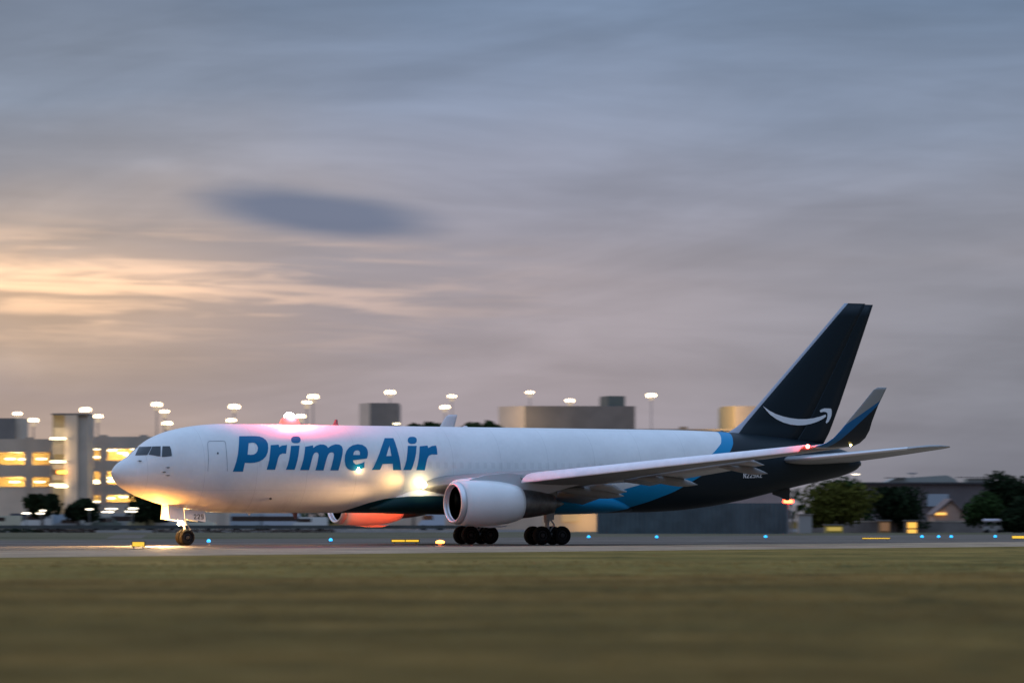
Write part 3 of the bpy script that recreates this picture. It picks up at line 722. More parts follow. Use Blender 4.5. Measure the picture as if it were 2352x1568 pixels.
def line(v0, v1, flat=.12, n_=48):
    """a ground edge that runs straight through the view and bends away gently on both sides of it"""
    (ax, ay), (bx, by) = fl(0, v0), fl(2352, v1); k_ = (by-ay)/(bx-ax); m_ = (bx-ax)*.3
    out = [(-700, ay-m_*k_-(700+ax-m_)*flat)]
    for i in range(n_+1):
        x = ax-m_+(bx-ax+2*m_)*i/n_; out.append((x, ay+(x-ax)*k_))
    return out+[(700, by+m_*k_+(700-bx-m_)*flat)]
M_GR1 = gmat('mown_grass', (.190,.108,.030), (.106,.072,.021), .012, .045, tuft=(.034,.034,.012))
M_GR2 = gmat('grass_verge', (.262,.165,.048), (.165,.119,.034), .010, .05, tuft=(.05,.05,.018))
M_GR3 = gmat('far_grass', (.10,.088,.05), (.15,.125,.085), .006, .02)
M_ASPH = gmat('taxiway_asphalt', (.105,.081,.063), (.155,.119,.090), .01, .05, .8, 3.0, spec=.1)
M_SHO = gmat('shoulder_asphalt', (.35,.24,.155), (.41,.29,.19), .01, .08, .8, 3.0)
M_APR = gmat('apron_concrete', (.13,.12,.115), (.19,.17,.16), .01, .02, .8, 3.0)
sheet('ground', [(-9000,-300),(9000,-300),(9000,9000),(-9000,9000)], 0-.02, M_GR1)
e_near = line(1279, 1253.5); e_sh = line(1263.5, 1243.0); e_dark = line(1240, 1226.5)
verge0 = [(x, y+.9*math.sin(i*1.7)+.7*math.sin(i*.61+1)+.5*math.sin(i*3.3)) for i, (x, y) in enumerate(line(1330, 1312))]
sheet('grass_verge', verge0+e_near[::-1], -.014, M_GR2)
sheet('taxiway_shoulder', e_near+e_sh[::-1], -.012, M_SHO)
sheet('taxiway', e_sh+e_dark[::-1], -.010, M_ASPH)
sheet('infield', e_dark+[(900, 640), (-900, 640)], -.012, M_GR3)
sheet('apron', [(-900,640),(900,640),(900,900),(-900,900)], -.011, M_APR)
# painted edge line, the stripe that the taxi light catches
ln = [fl(0, 1262.6), fl(2352, 1247.0)]; kx = (ln[1][1]-ln[0][1])/(ln[1][0]-ln[0][0])
def lp(x, o): return (x, ln[0][1]+(x-ln[0][0])*kx+o)
sheet('edge_line', [lp(-32, 0), lp(42, 0), lp(42, .35), lp(-32, .35)], -.004, gmat('yellow_line', (.52,.36,.10), (.60,.44,.14), .5, .5, .7))
# dark patch in the infield
x0, y0 = fl(309, 1236.5); x1, y1 = fl(382, 1224)
sheet('dark_patch', [(LAT(309, 430), 400), (LAT(385, 430), 400), (LAT(370, 520), 500), (LAT(300, 520), 500)], -.005, M_ASPH)
# grass blades: nobody could count them
bm = bmesh.new(); rnd = random.Random(3)
for i in range(9000):
    D = 36+ (rnd.random()**1.3)*135; x = rnd.uniform(-.125, .125)*D
    h = rnd.uniform(.04, .10)*(1.5 if rnd.random() < .06 else 1); a = rnd.uniform(0, 6.28); wd = .012+D*.00012
    dx, dy = math.cos(a)*wd, math.sin(a)*wd; lx, ly = rnd.uniform(-.05, .05), rnd.uniform(-.05, .05)
    bm.faces.new([bm.verts.new((x-dx, D-dy, -.02)), bm.verts.new((x+dx, D+dy, -.02)), bm.verts.new((x+lx, D+ly, h))])
go = obj('grass', bm, mat('grass_blades', (.32,.20,.05), .8, var=.35, vs=.05), normals=False); go.matrix_world = FRAME
tag(go, 'short dry green-brown grass in the foreground field', 'grass', kind='stuff')

# ================================================================== BACKGROUND
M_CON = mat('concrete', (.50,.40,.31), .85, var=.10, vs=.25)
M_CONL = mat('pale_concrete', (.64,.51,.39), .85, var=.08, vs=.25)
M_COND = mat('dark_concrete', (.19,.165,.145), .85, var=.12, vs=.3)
M_IN = mat('garage_wall', (.62,.52,.33), .8)
M_TUBE = lamp_mat('garage_lamp', (1,.84,.52), 6)
M_HEAD = lamp_mat('mast_lamp', (1,.74,.44), 11)
M_POLE = mat('pole_metal', (.16,.16,.165), .6)

def local(D0, u0, rot=0.0): return at(u0, D0, 0, rot)
# ---- garage: built in front-facing blocks; x measured from the block's left corner
def garage(label, u0, u1, D, top, bands, base, bays, depth=34, rot=0.0, lamps=()):
    t = thing('parking_garage', label, 'parking garage', at(u0, D, 0, rot))
    Wd = LAT(u1, D)-LAT(u0, D); zt = HGT(top, D); zs = []
    bm = bmesh.new()
    prev = zt
    for (a, b) in bands:
        za, zb_ = HGT(a, D), HGT(b, D)
        box(bm, 0, Wd, 0, .35, za, prev); box(bm, .1, Wd-.1, .35, depth, za, za+.45)
        prev = zb_
    box(bm, 0, Wd, 0, .35, HGT(base, D), prev)
    box(bm, .1, Wd-.1, .35, depth, prev-1.0, prev-.6)
    box(bm, 0, .3, .36, depth, 0, zt-.02); box(bm, Wd-.3, Wd, .36, depth, 0, zt-.02)
    obj('deck', bm, M_CON, t)
    bxo('ground_wall', M_CONL, t, .02, Wd-.02, .05, .4, 0, HGT(base, D))
    bxo('back_wall', M_IN, t, .3, Wd-.3, 11, 11.4, 0, zt-1.3)
    bm = bmesh.new()
    for c in bays:
        x = LAT(c, D)-LAT(u0, D); box(bm, x-.55, x+.55, -.06, .5, 0, zt+.25)
    if bays: obj('column', bm, M_CON, t)
    for u, v in lamps:
        x = LAT(u, D)-LAT(u0, D); z = HGT(v, D)
        bxo('ceiling_lamp', M_TUBE, t, x-.65, x+.65, 2.0, 2.3, z-.10, z+.10)
    for (a, b) in bands:
        zc = (HGT(a, D)*.75+HGT(b, D)*.25)
        k_ = max(1, int(Wd/7))
        for i in range(k_):
            light('garage_glow', 'POINT', ((i+.5)*Wd/k_, 6.5, zc), 1200, (1,.70,.25), t, .4)
    return t
garage('grey parking garage with two yellow lit decks at the left edge of the picture', -60, 118, 650, 1008, ((1038,1067),(1095,1117)), 1119, (-30,66), lamps=((20,1053),(50,1054),(92,1053),(30,1106),(88,1106)))
garage('grey parking garage with three lit decks behind the nose of the jet', 186, 640, 655, 1002.5, ((1030,1057),(1082,1112),(1136,1153)), 1155, (238,330,420,510,600),
       lamps=((220,1030.5),(223,1049),(253,1033.5),(279,1039.5),(293,1044),(309,1030.5),(213,1103.5),(216,1108),(252,1097),(254,1104.5),(250,1143.5),(283,1140.5),(219,1151.5),(340,1033),(380,1040),(430,1035)))
# stair towers
def tower(label, u0, u1, D, v0, slabs, lamps=(), grp=None, rot=0.0, dep=9, m=M_CON, face=None):
    t = thing('stair_tower', label, 'stair tower', at(u0, D, 0, rot), grp)
    Wd = LAT(u1, D)-LAT(u0, D); h = HGT(v0, D)
    for nm, a, b, y0, z0, z1, mm in slabs:
        bxo(nm, mm, t, LAT(a, D)-LAT(u0, D), LAT(b, D)-LAT(u0, D), y0, dep, z0, z1 if z1 else h)
    for u, v, wd, mm in lamps:
        x = LAT(u, D)-LAT(u0, D); z = HGT(v, D); bxo('wall_lamp', mm, t, x-wd, x+wd, -.75, -.45, z-.13, z+.13)
    return t
M_SIGN = lamp_mat('orange_sign', (1,.36,.04), 5)
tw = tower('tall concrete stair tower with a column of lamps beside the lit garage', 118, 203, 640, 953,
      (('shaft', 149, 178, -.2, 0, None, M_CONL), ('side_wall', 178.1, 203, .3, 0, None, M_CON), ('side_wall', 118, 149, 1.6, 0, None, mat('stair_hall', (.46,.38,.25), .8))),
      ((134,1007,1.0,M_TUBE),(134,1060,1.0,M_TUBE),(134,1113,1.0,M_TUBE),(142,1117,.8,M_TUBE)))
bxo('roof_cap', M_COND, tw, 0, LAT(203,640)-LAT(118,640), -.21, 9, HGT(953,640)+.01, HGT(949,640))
for z0, z1 in ((1019,1043),(1066,1078),(1090,1102)):
    bxo('stair_landing', M_COND, tw, .1, LAT(149,640)-LAT(118,640)-.02, 0.2, 1.5, HGT(z1,640), HGT(z0,640))
bxo('lit_window', mat('lit_window', (.3,.25,.18), .6, emit=(1,.72,.42), es=.35), tw, LAT(122,640)-LAT(118,640), LAT(147,640)-LAT(118,640), 1.45, 1.59, HGT(1003,640), HGT(981,640))
bxo('sign', M_SIGN, tw, LAT(133,640)-LAT(118,640), LAT(154,640)-LAT(118,640), -.9, -.55, HGT(1088,640), HGT(1080,640))
for z in (1007, 1060, 1113): light('stair_glow', 'POINT', (LAT(134,640)-LAT(118,640), -1.1, HGT(z,640)), 160, (1,.75,.4), tw, .3)
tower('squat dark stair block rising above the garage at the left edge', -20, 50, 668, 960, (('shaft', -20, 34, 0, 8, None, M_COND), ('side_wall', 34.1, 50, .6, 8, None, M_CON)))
# terminal roofline behind the jet
D = 800
t = thing('terminal_building', 'long low terminal roofline with plant blocks behind the fuselage', 'building', at(800, D))
X = lambda u: LAT(u, D)-LAT(800, D)
bxo('wall', M_CON, t, X(800), X(1760), 0, 40, 0, HGT(989, D))
bxo('parapet', M_COND, t, X(800)-.3, X(1760)+.3, -.3, 40.3, HGT(989, D)+.01, HGT(985, D))
for i, u in enumerate(range(1240, 1760, 46)): bxo('window_band', mat('dim_window', (.1,.1,.1), .3, emit=(1,.68,.35), es=.25), t, X(u), X(u+34), -.12, -.02, 8, 10.5)
def pent(nm, u0, us, u1, v0, y0, ml, mr, skew=5.0):  # lit left and shaded right face are put in by separate wall colours
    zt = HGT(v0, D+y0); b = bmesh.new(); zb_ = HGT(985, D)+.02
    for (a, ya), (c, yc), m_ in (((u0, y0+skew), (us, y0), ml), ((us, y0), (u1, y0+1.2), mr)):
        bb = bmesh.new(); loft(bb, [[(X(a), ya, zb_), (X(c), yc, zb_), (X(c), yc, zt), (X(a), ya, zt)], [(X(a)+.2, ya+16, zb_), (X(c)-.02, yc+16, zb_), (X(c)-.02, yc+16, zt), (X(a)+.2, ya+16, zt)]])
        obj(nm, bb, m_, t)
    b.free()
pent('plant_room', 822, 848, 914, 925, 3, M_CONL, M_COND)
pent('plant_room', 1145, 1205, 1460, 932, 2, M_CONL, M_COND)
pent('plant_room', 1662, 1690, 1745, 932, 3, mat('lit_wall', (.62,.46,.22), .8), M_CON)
pent('roof_tank', 1383, 1400, 1440, 909, 12, mat('tank_green', (.10,.12,.11), .7), mat('tank_green', (.10,.12,.11), .7))
light('roof_glow', 'POINT', (X(1668), -3, HGT(955, D)), 2200, (1,.66,.3), t, .5)
light('roof_glow', 'POINT', (X(1172), -6, HGT(965, D)), 2000, (1,.72,.4), t, .5)
bxo('roof_vent', M_COND, t, X(1562), X(1580), 2, 4, HGT(984.9, D)+.02, HGT(979, D))
bxo('roof_lamp', M_TUBE, t, X(905), X(917), -.9, -.4, HGT(974.6, D), HGT(971.5, D))

# ---- lamp masts
def mast(z_top):
    pass
mast_spots = [(40,950),(77,965),(196,941),(225,956),(360,929),(378,945),(384,972),(538,934),(531,965),(719,911),(705,924),(690,956),(896,901),(1038,910),(1022,935),(1217,901),(1309,920),(1496,908)]
mast_words = ['leftmost of all, above the dark stair block', 'low at far left between the stair block and the stair tower', 'just above the right corner of the tall stair tower', 'just right of the tall stair tower',
 'highest of the three stepped masts above the nose', 'middle one of the three stepped masts above the nose', 'lowest of the three stepped masts above the nose', 'higher of the pair left of the red beacon', 'lower of the pair left of the red beacon',
 'highest of the three masts right of the red beacon', 'middle one of the three masts right of the red beacon', 'lowest one hard against the red beacon', 'alone above the dark square plant room', 'upper one of the pair above the far winglet', 'lower one of the pair above the far winglet',
 'above the pale end of the long plant room', 'above the middle of the long plant room, lower than its neighbours', 'rightmost of all, in open sky']
head = None
for i, ((u, v), wd) in enumerate(zip(mast_spots, mast_words)):
    D_ = 700+(i*37 % 5)*9 if u < 790 else 850+(i % 3)*8
    z = HGT(v, D_); base = 13.0 if u < 640 else 0.0
    t_ = thing('lamp_mast', 'lit lamp mast '+wd, 'lamp post', at(u, D_, base), 'lamp masts along the roofline')
    bm = bmesh.new(); tube(bm, (0, 0, 0), (0, 0, z-base), .11, .07, 8); tube(bm, (-.75, 0, z-base), (.75, 0, z-base), .05, .05, 6); obj('pole', bm, M_POLE, t_)
    if head is None:
        bm = bmesh.new()
        loft(bm, [[(.36*math.cos(a), .3*math.sin(a), -.22) for a in [2*math.pi*k_/10 for k_ in range(10)]], [(.40*math.cos(a), .34*math.sin(a), .05) for a in [2*math.pi*k_/10 for k_ in range(10)]], [(.25*math.cos(a), .2*math.sin(a), .24) for a in [2*math.pi*k_/10 for k_ in range(10)]]])
        head = bm
        hm = bpy.data.meshes.new('lamp_head'); bmesh.ops.recalc_face_normals(bm, faces=bm.faces); bm.to_mesh(hm); hm.materials.append(M_HEAD)
        gm = bmesh.new(); tube(gm, (0, 0, -.16), (0, 0, -.95), .42, .28, 10)  # glowing cone added for the soft tail of light below the heads
        gme = bpy.data.meshes.new('glow_tail_mesh'); gm.to_mesh(gme); gm.free(); gme.materials.append(lamp_mat('lamp_glow_tail', (1,.76,.50), .55))
    for sx_ in (-.27, .27):
        o = bpy.data.objects.new('lamp_head', hm); COL.objects.link(o); o.parent = t_; o.location = (sx_, 0, z-base+.02); o.scale = (.8+.5*((i*7 % 5)/4),)*3; o.rotation_euler = (0, .12*math.sin(i*2.1), 0)
    o = bpy.data.objects.new('lamp_glow_tail', gme); COL.objects.link(o); o.parent = t_; o.location = (0, 0, z-base)

# ---- trees
def leafmat(name, c, var=.35):
    if name in MATS: return MATS[name]
    m = mat(name, c, .9, var=var, vs=.8, spec=.04); return m
M_BARK = mat('bark', (.06,.05,.04), .9)
def tree(label, u, D, vtop, vbot, width_px, m, seed, grp=None, n_=1900, flat=1.0, zg=0.0):
    rn = random.Random(seed); zt = HGT(vtop, D); zb_ = HGT(vbot, D); W_ = width_px/PXM(D)
    t = thing('tree', label, 'tree', at(u, D, zg), grp)
    bm = bmesh.new(); ct = Vector((0, 0, zb_+(zt-zb_)*.45))
    tube(bm, (0, 0, 0), (.1, 0, zb_+(zt-zb_)*.3), .22, .15, 8)
    lobes = []
    for i in range(16):
        a = rn.uniform(0, 6.28); r_ = rn.uniform(.1, .36)*W_; zz = rn.uniform(.16, .78)
        p = Vector((math.cos(a)*r_, math.sin(a)*r_*.9, zb_+(zt-zb_)*zz)); rad = rn.uniform(.17, .29)*W_
        lobes.append((p, rad, min(rad, (zt-zb_)*.36)))
        if i < 7: tube(bm, (.05, 0, zb_+(zt-zb_)*.1*rn.random()+.4), p, .09, .03, 6)
    obj('trunk', bm, M_BARK, t)
    bm = bmesh.new()
    for i in range(int(n_*1.4)):
        p, ra, rz = lobes[rn.randrange(16)]
        d = Vector((rn.gauss(0, 1), rn.gauss(0, 1), rn.gauss(0, 1))).normalized()*(rn.random()**.4)
        c = p + Vector((d.x*ra, d.y*ra, d.z*rz)); 
        if c.z > zt: c.z = zt-rn.random()*.3
        if c.z < zb_*.9: c.z = zb_*.9+rn.random()*.4
        s_ = rn.uniform(.18, .42); q1 = Vector((rn.gauss(0,1), rn.gauss(0,1), rn.gauss(0,1))).normalized(); q2 = q1.orthogonal().normalized()
        bm.faces.new([bm.verts.new(c+q1*s_), bm.verts.new(c+q2*s_*.6), bm.verts.new(c-q1*s_), bm.verts.new(c-q2*s_*.6)])
    obj('crown', bm, m, t, normals=False)
    return t
ML1 = leafmat('dark_leaves', (.012,.019,.008)); ML2 = leafmat('olive_leaves', (.060,.058,.010)); ML3 = leafmat('green_leaves', (.020,.036,.010))
tree('round dark tree, left of the two in front of the garage', 98, 618, 1135, 1190, 86, ML1, 1, 'dark trees before the garage')
tree('round dark tree, right of the two in front of the garage', 180, 622, 1144, 1194, 88, ML1, 2, 'dark trees before the garage')
tree('dark tree partly hidden behind the lower nose of the jet', 338, 624, 1134, 1196, 96, ML1, 3, 'dark trees before the garage')
tree('broad olive-lit tree just right of the red obstruction lamp', 1932, 590, 1108, 1208, 168, ML2, 4, n_=2800)
tree('dark green tree rising behind the olive tree under the tail cone', 1925, 640, 1094, 1205, 150, ML3, 5, n_=2400)
tree('wide dark tree between the olive tree and the gabled house', 2062, 600, 1119, 1212, 165, ML1, 6, n_=2800)
tree('green tree right of the gabled house', 2262, 590, 1128, 1212, 110, ML3, 7, n_=2200)
tree('tall dark tree at the right edge of the picture', 2325, 610, 1074, 1212, 140, ML1, 8, n_=3200)
tree('dark tree low at the right edge behind the cart', 2340, 585, 1140, 1220, 90, ML1, 9, n_=1600)
for i, (u, vt, wd, nm) in enumerate(((1000,970,60,'small rounded treetop left of the far winglet'),(1075,968,80,'treetop just right of the far winglet'),(1125,966,60,'treetop against the pale end of the long plant room'),(950,971,46,'tiny dark treetop beside the small roof lamp'))):
    tree(nm, u, 790, vt, 1010, wd, ML3, 20+i, 'treetops over the roofline', n_=1200)

# ---- far tree line that closes the horizon on both sides: nobody could count it
bm = bmesh.new(); rn = random.Random(77)
for i in range(14000):
    x = rn.uniform(-900, 900); hh = 6.0+2.6*math.sin(x*.021)+1.6*math.sin(x*.083+1)+1.0*math.sin(x*.31)
    c = Vector((x, 1380+rn.uniform(-12, 12), hh*rn.random()**.6)); s_ = rn.uniform(.7, 1.7)
    q1 = Vector((rn.gauss(0,1), rn.gauss(0,1), rn.gauss(0,1))).normalized(); q2 = q1.orthogonal().normalized()
    bm.faces.new([bm.verts.new(c+q1*s_), bm.verts.new(c+q2*s_), bm.verts.new(c-q1*s_), bm.verts.new(c-q2*s_*.7)])
tl = obj('tree_line', bm, ML3, normals=False); tl.matrix_world = FRAME
tag(tl, 'low dark wood along the far horizon beyond the airfield', 'wood', kind='stuff')

# ---- dark blast fence
D = 542; t = thing('blast_fence', 'long dark blue-green corrugated fence under the tail', 'fence', at(1372, D))
bm = bmesh.new(); Wd = LAT(1818, D)-LAT(1372, D); x = 0; zt = HGT(1155, D); i = 0
rows = []
while x < Wd:
    rows.append((x, -.12 if i % 2 else 0)); x += .28; i += 1
loft(bm, [[(x, y, 0), (x, y, zt), (x, y+.06, zt), (x, y+.06, 0)] for x, y in rows]); obj('panel', bm, mat('fence_green', (.050,.078,.088), .6, var=.25, vs=.5), t)
for i in range(8):
    xx = Wd*i/7; bxo('post', M_POLE, t, xx-.09, xx+.09, .1, .3, 0, zt+.05)
# obstruction lamp post at its end
t = thing('obstruction_lamp', 'dark post with a red lamp and an added red reflection at the end of the blast fence', 'warning light', at(1810, 532))
bm = bmesh.new(); tube(bm, (0, 0, 0), (0, 0, HGT(1140, 532)), .09, .07, 8); tube(bm, (-.3, 0, HGT(1151, 532)-.2), (.3, 0, HGT(1151, 532)-.2), .05, .05, 6); obj('pole', bm, M_POLE, t)
bxo('lamp', lamp_mat('red_obstruction', (1,.05,.015), 26), t, -.5, .5, -.3, .1, HGT(1155, 532), HGT(1147, 532), bevel=.05)
bxo('lamp', lamp_mat('red_reflection_glow', (1,.12,.08), 7), t, -.42, -.12, -.1, .1, HGT(1137.5, 532), HGT(1134.5, 532), bevel=.03)  # glowing block stands in for a red reflection, not a second lamp
# ---- pinkish hangar wall and pale wall behind the fence
D = 760; t = thing('hangar', 'pinkish hangar wall seen below the rear fuselage', 'building', at(1560, D))
bxo('wall', mat('pink_wall', (.36,.26,.23), .85, var=.1, vs=.2), t, 0, LAT(1800, D)-LAT(1560, D), 0, 20, 0, HGT(1112, D)); bxo('roof', M_COND, t, -.5, LAT(1800, D)-LAT(1560, D)+.5, -.5, 20.5, HGT(1112, D)+.01, HGT(1109, D))
D = 690; t = thing('hangar', 'wide brown hangar with flat dark roof at the right', 'building', at(2008, D)); X = lambda u: LAT(u, D)-LAT(2008, D)
bxo('wall', mat('brown_wall', (.13,.105,.10), .85, var=.15, vs=.2), t, X(1990), X(2300), 0, 25, 0, HGT(1111, D)); bxo('roof', mat('dark_roof', (.055,.05,.05), .8), t, X(1985), X(2305), -.6, 25.5, HGT(1111, D)+.01, HGT(1107, D))
bm = bmesh.new()
rg = []
for u, v in ((2040,1107),(2062,1098),(2100,1096),(2160,1092),(2182,1091),(2200,1100),(2206,1107)): rg.append((X(u), HGT(v, D)))
loft(bm, [[(x_, 4, HGT(1107, D)+.02) for x_, _ in rg]+[(x_, 4, z_+.03) for x_, z_ in rg[::-1]], [(x_, 14, HGT(1107, D)+.02) for x_, _ in rg]+[(x_, 14, z_+.03) for x_, z_ in rg[::-1]]]); obj('roof_monitor', bm, mat('pale_roof', (.27,.28,.25), .7), t)
bxo('roof_unit', mat('pale_roof', (.27,.28,.25), .7), t, X(2226), X(2290), 3, 9, HGT(1107, D)+.02, HGT(1098, D))
bxo('roof_slab', mat('dark_roof', (.055,.05,.05), .8), t, X(2036), X(2085), 3.4, 3.9, HGT(1097.2, D), HGT(1095.6, D)); bxo('roof_slab', mat('dark_roof', (.055,.05,.05), .8), t, X(2200), X(2282), 2.4, 2.9, HGT(1096.2, D), HGT(1094.6, D))
bm = bmesh.new(); tube(bm, (X(2102), 5, HGT(1107, D)), (X(2102), 5, HGT(1086, D)), .09, .05, 6); tube(bm, (X(2102)-.7, 5, HGT(1086, D)), (X(2102)+.7, 5, HGT(1086, D)), .10, .10, 6); obj('aerial', bm, M_POLE, t)
bxo('grey_gable', mat('blue_grey_panel', (.30,.33,.36), .7), t, X(2128), X(2176), -1.2, -.7, HGT(1162, D), HGT(1134, D)).name = 'wall_panel'
# ---- gabled house
D = 640; t = thing('gabled_house', 'small pinkish house with steep gable and a lit sign between the trees at right', 'house', at(2150, D)); X = lambda u: LAT(u, D)-LAT(2150, D)
bm = bmesh.new(); pf = [(X(2146), 0), (X(2214), 0), (X(2214), HGT(1182, D)), (X(2184), HGT(1150, D)), (X(2146), HGT(1182, D))]
loft(bm, [[(a, 0, b) for a, b in pf], [(a, 10, b) for a, b in pf]]); obj('wall', bm, mat('pink_brick', (.38,.25,.19), .85, var=.15, vs=.4), t)
bm = bmesh.new(); a, b, c = (X(2143), HGT(1184, D)), (X(2184), HGT(1148.6, D)), (X(2217), HGT(1184, D))
for p, q_ in ((a, b), (b, c)): loft(bm, [[(p[0], -.4, p[1]+.04), (q_[0], -.4, q_[1]+.04), (q_[0], -.4, q_[1]+.26), (p[0], -.4, p[1]+.26)], [(p[0], 10.4, p[1]+.04), (q_[0], 10.4, q_[1]+.04), (q_[0], 10.4, q_[1]+.26), (p[0], 10.4, p[1]+.26)]])
obj('roof', bm, mat('house_roof', (.16,.11,.10), .8), t)
bxo('lit_fascia', lamp_mat('amber_sign', (1,.52,.10), 1.5), t, X(2147), X(2172), -.3, -.05, HGT(1182, D), HGT(1176.5, D))
bxo('dark_base', mat('dark_door', (.03,.035,.035), .6), t, X(2148), X(2206), -.1, -.02, .3, 1.5)
# low lit pavilions under the trees
def kiosk(label, u0, u1, D, v0, v1, m, lit=None):
    t = thing('kiosk', label, 'kiosk', at((u0+u1)/2, D)); h = (u1-u0)/2/PXM(D); z0, z1 = max(HGT(v1, D), 0), HGT(v0, D)
    bxo('wall', m, t, -h, h, 0, 2.5, 0, z1); bxo('roof', M_COND, t, -h-.15, h+.15, -.15, 2.65, z1+.01, z1+.14)
    if lit: bxo('lit_panel', lit, t, -h*.82, h*.82, -.08, -.01, z0+.25, z1-.2)
    return t
kiosk('small kiosk with a yellow lit front under the olive tree', 1896, 1936, 580, 1206, 1231, mat('mustard_wall', (.40,.32,.08), .8), lamp_mat('yellow_front', (1,.72,.10), .42))
kiosk('narrow orange-brown kiosk left of the bright orange window', 2020, 2044, 583, 1196, 1232, mat('orange_wall', (.36,.20,.08), .8), lamp_mat('orange_front', (1,.45,.10), .16))
kd = kiosk('grey hut with two stacked bright orange windows beside the dark tree', 2080, 2108, 578, 1196, 1232, mat('grey_hut', (.14,.12,.10), .8))
for v0, v1 in ((1199,1212),(1215,1229)): bxo('lit_window', lamp_mat('orange_window', (1,.50,.06), 1.3), kd, -.55, .55, -.12, -.02, HGT(v1, 578), HGT(v0, 578))
t = thing('boundary_wall', 'low brown wall running behind the kiosks under the right-hand trees', 'wall', at(1840, 600)); bxo('panel', mat('brown_low_wall', (.20,.165,.145), .85, var=.2, vs=.3), t, 0, LAT(2360, 600)-LAT(1840, 600), 0, .3, 0, 1.35)
bxo('cap', M_CON, t, -.1, LAT(2360, 600)-LAT(1840, 600)+.1, -.06, .36, 1.36, 1.46)
kiosk('pale utility cabinet at the end of the blast fence', 1834, 1864, 575, 1182, 1215, mat('cabinet_grey', (.30,.28,.26), .7))
bpy.data.objects['kiosk'].empty_display_size = .5
# small far mast lamps at right
t = thing('lamp_mast', 'low dim lamp mast just right of the tail cone', 'lamp post', at(1965, 700)); bm = bmesh.new(); tube(bm, (0,0,0), (0,0,HGT(1089.5,700)), .09, .06, 6); obj('pole', bm, M_POLE, t); bxo('lamp_head', lamp_mat('dim_lamp', (1,.82,.6), 5), t, -.5, .5, -.2, .2, HGT(1089.6,700), HGT(1088,700))

# ---- vehicles parked behind the rail
M_TYRE = M_RUB
def vehicle(kind, name, label, cat, u, D, ln, h, wd, body, rot=0.0, grp='vehicles parked before the garage', glass=True):
    t = thing(name, label, cat, at(u, D, 0, rot), grp); r = .36 if h < 2.2 else .48; g0 = .35
    P = {'car': [(-.5,.0),(-.5,.38),(-.47,.52),(-.30,.58),(-.18,.97),(-.02,1.0),(.16,.98),(.30,.60),(.47,.54),(.5,.38),(.5,0)],
         'van': [(-.5,0),(-.5,.36),(-.46,.48),(-.36,.56),(-.28,.95),(-.22,1.0),(.47,1.0),(.5,.95),(.5,0)],
         'bus': [(-.5,0),(-.5,.86),(-.48,.97),(-.45,1.0),(.47,1.0),(.5,.96),(.5,0)],
         'cab': [(-.5,0),(-.5,.40),(-.47,.46),(-.44,.74),(-.40,.78),(-.22,.78),(-.22,0)]}[kind]
    def body_mesh(P_, inset=0):
        bm = bmesh.new(); L_ = [(a*ln, -wd/2+inset, g0+b*(h-g0)) for a, b in P_]; L2 = [(a*ln, wd/2-inset, g0+b*(h-g0)) for a, b in P_]
        loft(bm, [L_, L2]); bmesh.ops.bevel(bm, geom=[e for e in bm.edges if e.calc_length() > .3], offset=.05, segments=2, affect='EDGES', clamp_overlap=True); return bm
    b = obj('body', body_mesh(P), body, t)
    if kind == 'cab':
        bm = bmesh.new(); box(bm, -.20*ln, .5*ln, -wd/2, wd/2, g0+.25, h, bevel=.04); obj('cargo_box', bm, body, t)
    zg0, zg1 = {'car': (.60,.90), 'van': (.60,.88), 'bus': (.52,.82), 'cab': (.50,.72)}[kind]
    if glass:
        a0, a1 = {'car': (-.22,.22), 'van': (-.34,.05), 'bus': (-.46,.46), 'cab': (-.44,-.26)}[kind]
        for s_ in (-1, 1): bxo('window', M_GLASS, t, a0*ln, a1*ln, s_*wd/2-.02, s_*wd/2+.02, g0+zg0*(h-g0), g0+zg1*(h-g0))
    for a in (-.32, .32):
        for s_ in (-1, 1):
            bm = bmesh.new(); lathe(bm, [(s_*(wd/2-.26),.1),(s_*(wd/2-.26),r),(s_*(wd/2+.01),r),(s_*(wd/2+.01),.1)], a*ln, r, 16, 'y'); obj('wheel', bm, M_TYRE, t)
    return t
P_ = lambda n_, c: mat(n_, c, .4, coat=.3)
W1 = P_('van_white', (.62,.61,.58)); W2 = P_('truck_bluegrey', (.34,.38,.42)); W3 = P_('beige_body', (.50,.46,.34)); W4 = P_('navy_body', (.03,.04,.06)); W5 = P_('grey_body', (.27,.28,.28))
vehicle('van', 'parked_van', 'beige van at the far left edge behind the guard rail', 'van', 10, 628, 4.8, 2.2, 1.9, W3)
vehicle('cab', 'box_truck', 'dark navy box truck at the far left', 'truck', 40, 630, 4.2, 2.5, 2.2, W4)
vehicle('van', 'parked_van', 'white van under the left-hand dark tree', 'van', 86, 627, 4.2, 2.5, 2.0, W1)
vehicle('van', 'parked_van', 'blue-grey van just right of the white one', 'van', 121, 629, 5.0, 2.4, 2.0, W2)
vehicle('car', 'parked_car', 'grey car left of the right-hand dark tree', 'car', 160, 627, 4.6, 1.75, 1.8, W5)
vehicle('van', 'parked_van', 'pale beige van right of the dark trees', 'van', 214, 628, 4.8, 2.5, 2.0, P_('pale_beige', (.52,.47,.40)))
vehicle('car', 'parked_car', 'dark green car between the beige van and the grey minibus', 'car', 246, 626, 4.2, 2.0, 1.8, P_('green_car', (.12,.16,.14)))
vehicle('bus', 'minibus', 'grey minibus ahead of the nose of the jet', 'bus', 283, 629, 5.6, 2.5, 2.2, P_('minibus_grey', (.38,.37,.36)))
vehicle('van', 'parked_van', 'yellowish van directly left of the nose gear', 'van', 326, 627, 3.8, 2.3, 1.9, P_('yellowish', (.55,.50,.28)))
vehicle('car', 'parked_car', 'white estate car just behind the lit gear doors', 'car', 372, 627, 4.6, 1.9, 1.8, W1)
vehicle('car', 'parked_car', 'pale cream car just right of the nose gear', 'car', 452, 627, 5.2, 2.0, 1.8, P_('cream_car', (.60,.57,.45)))
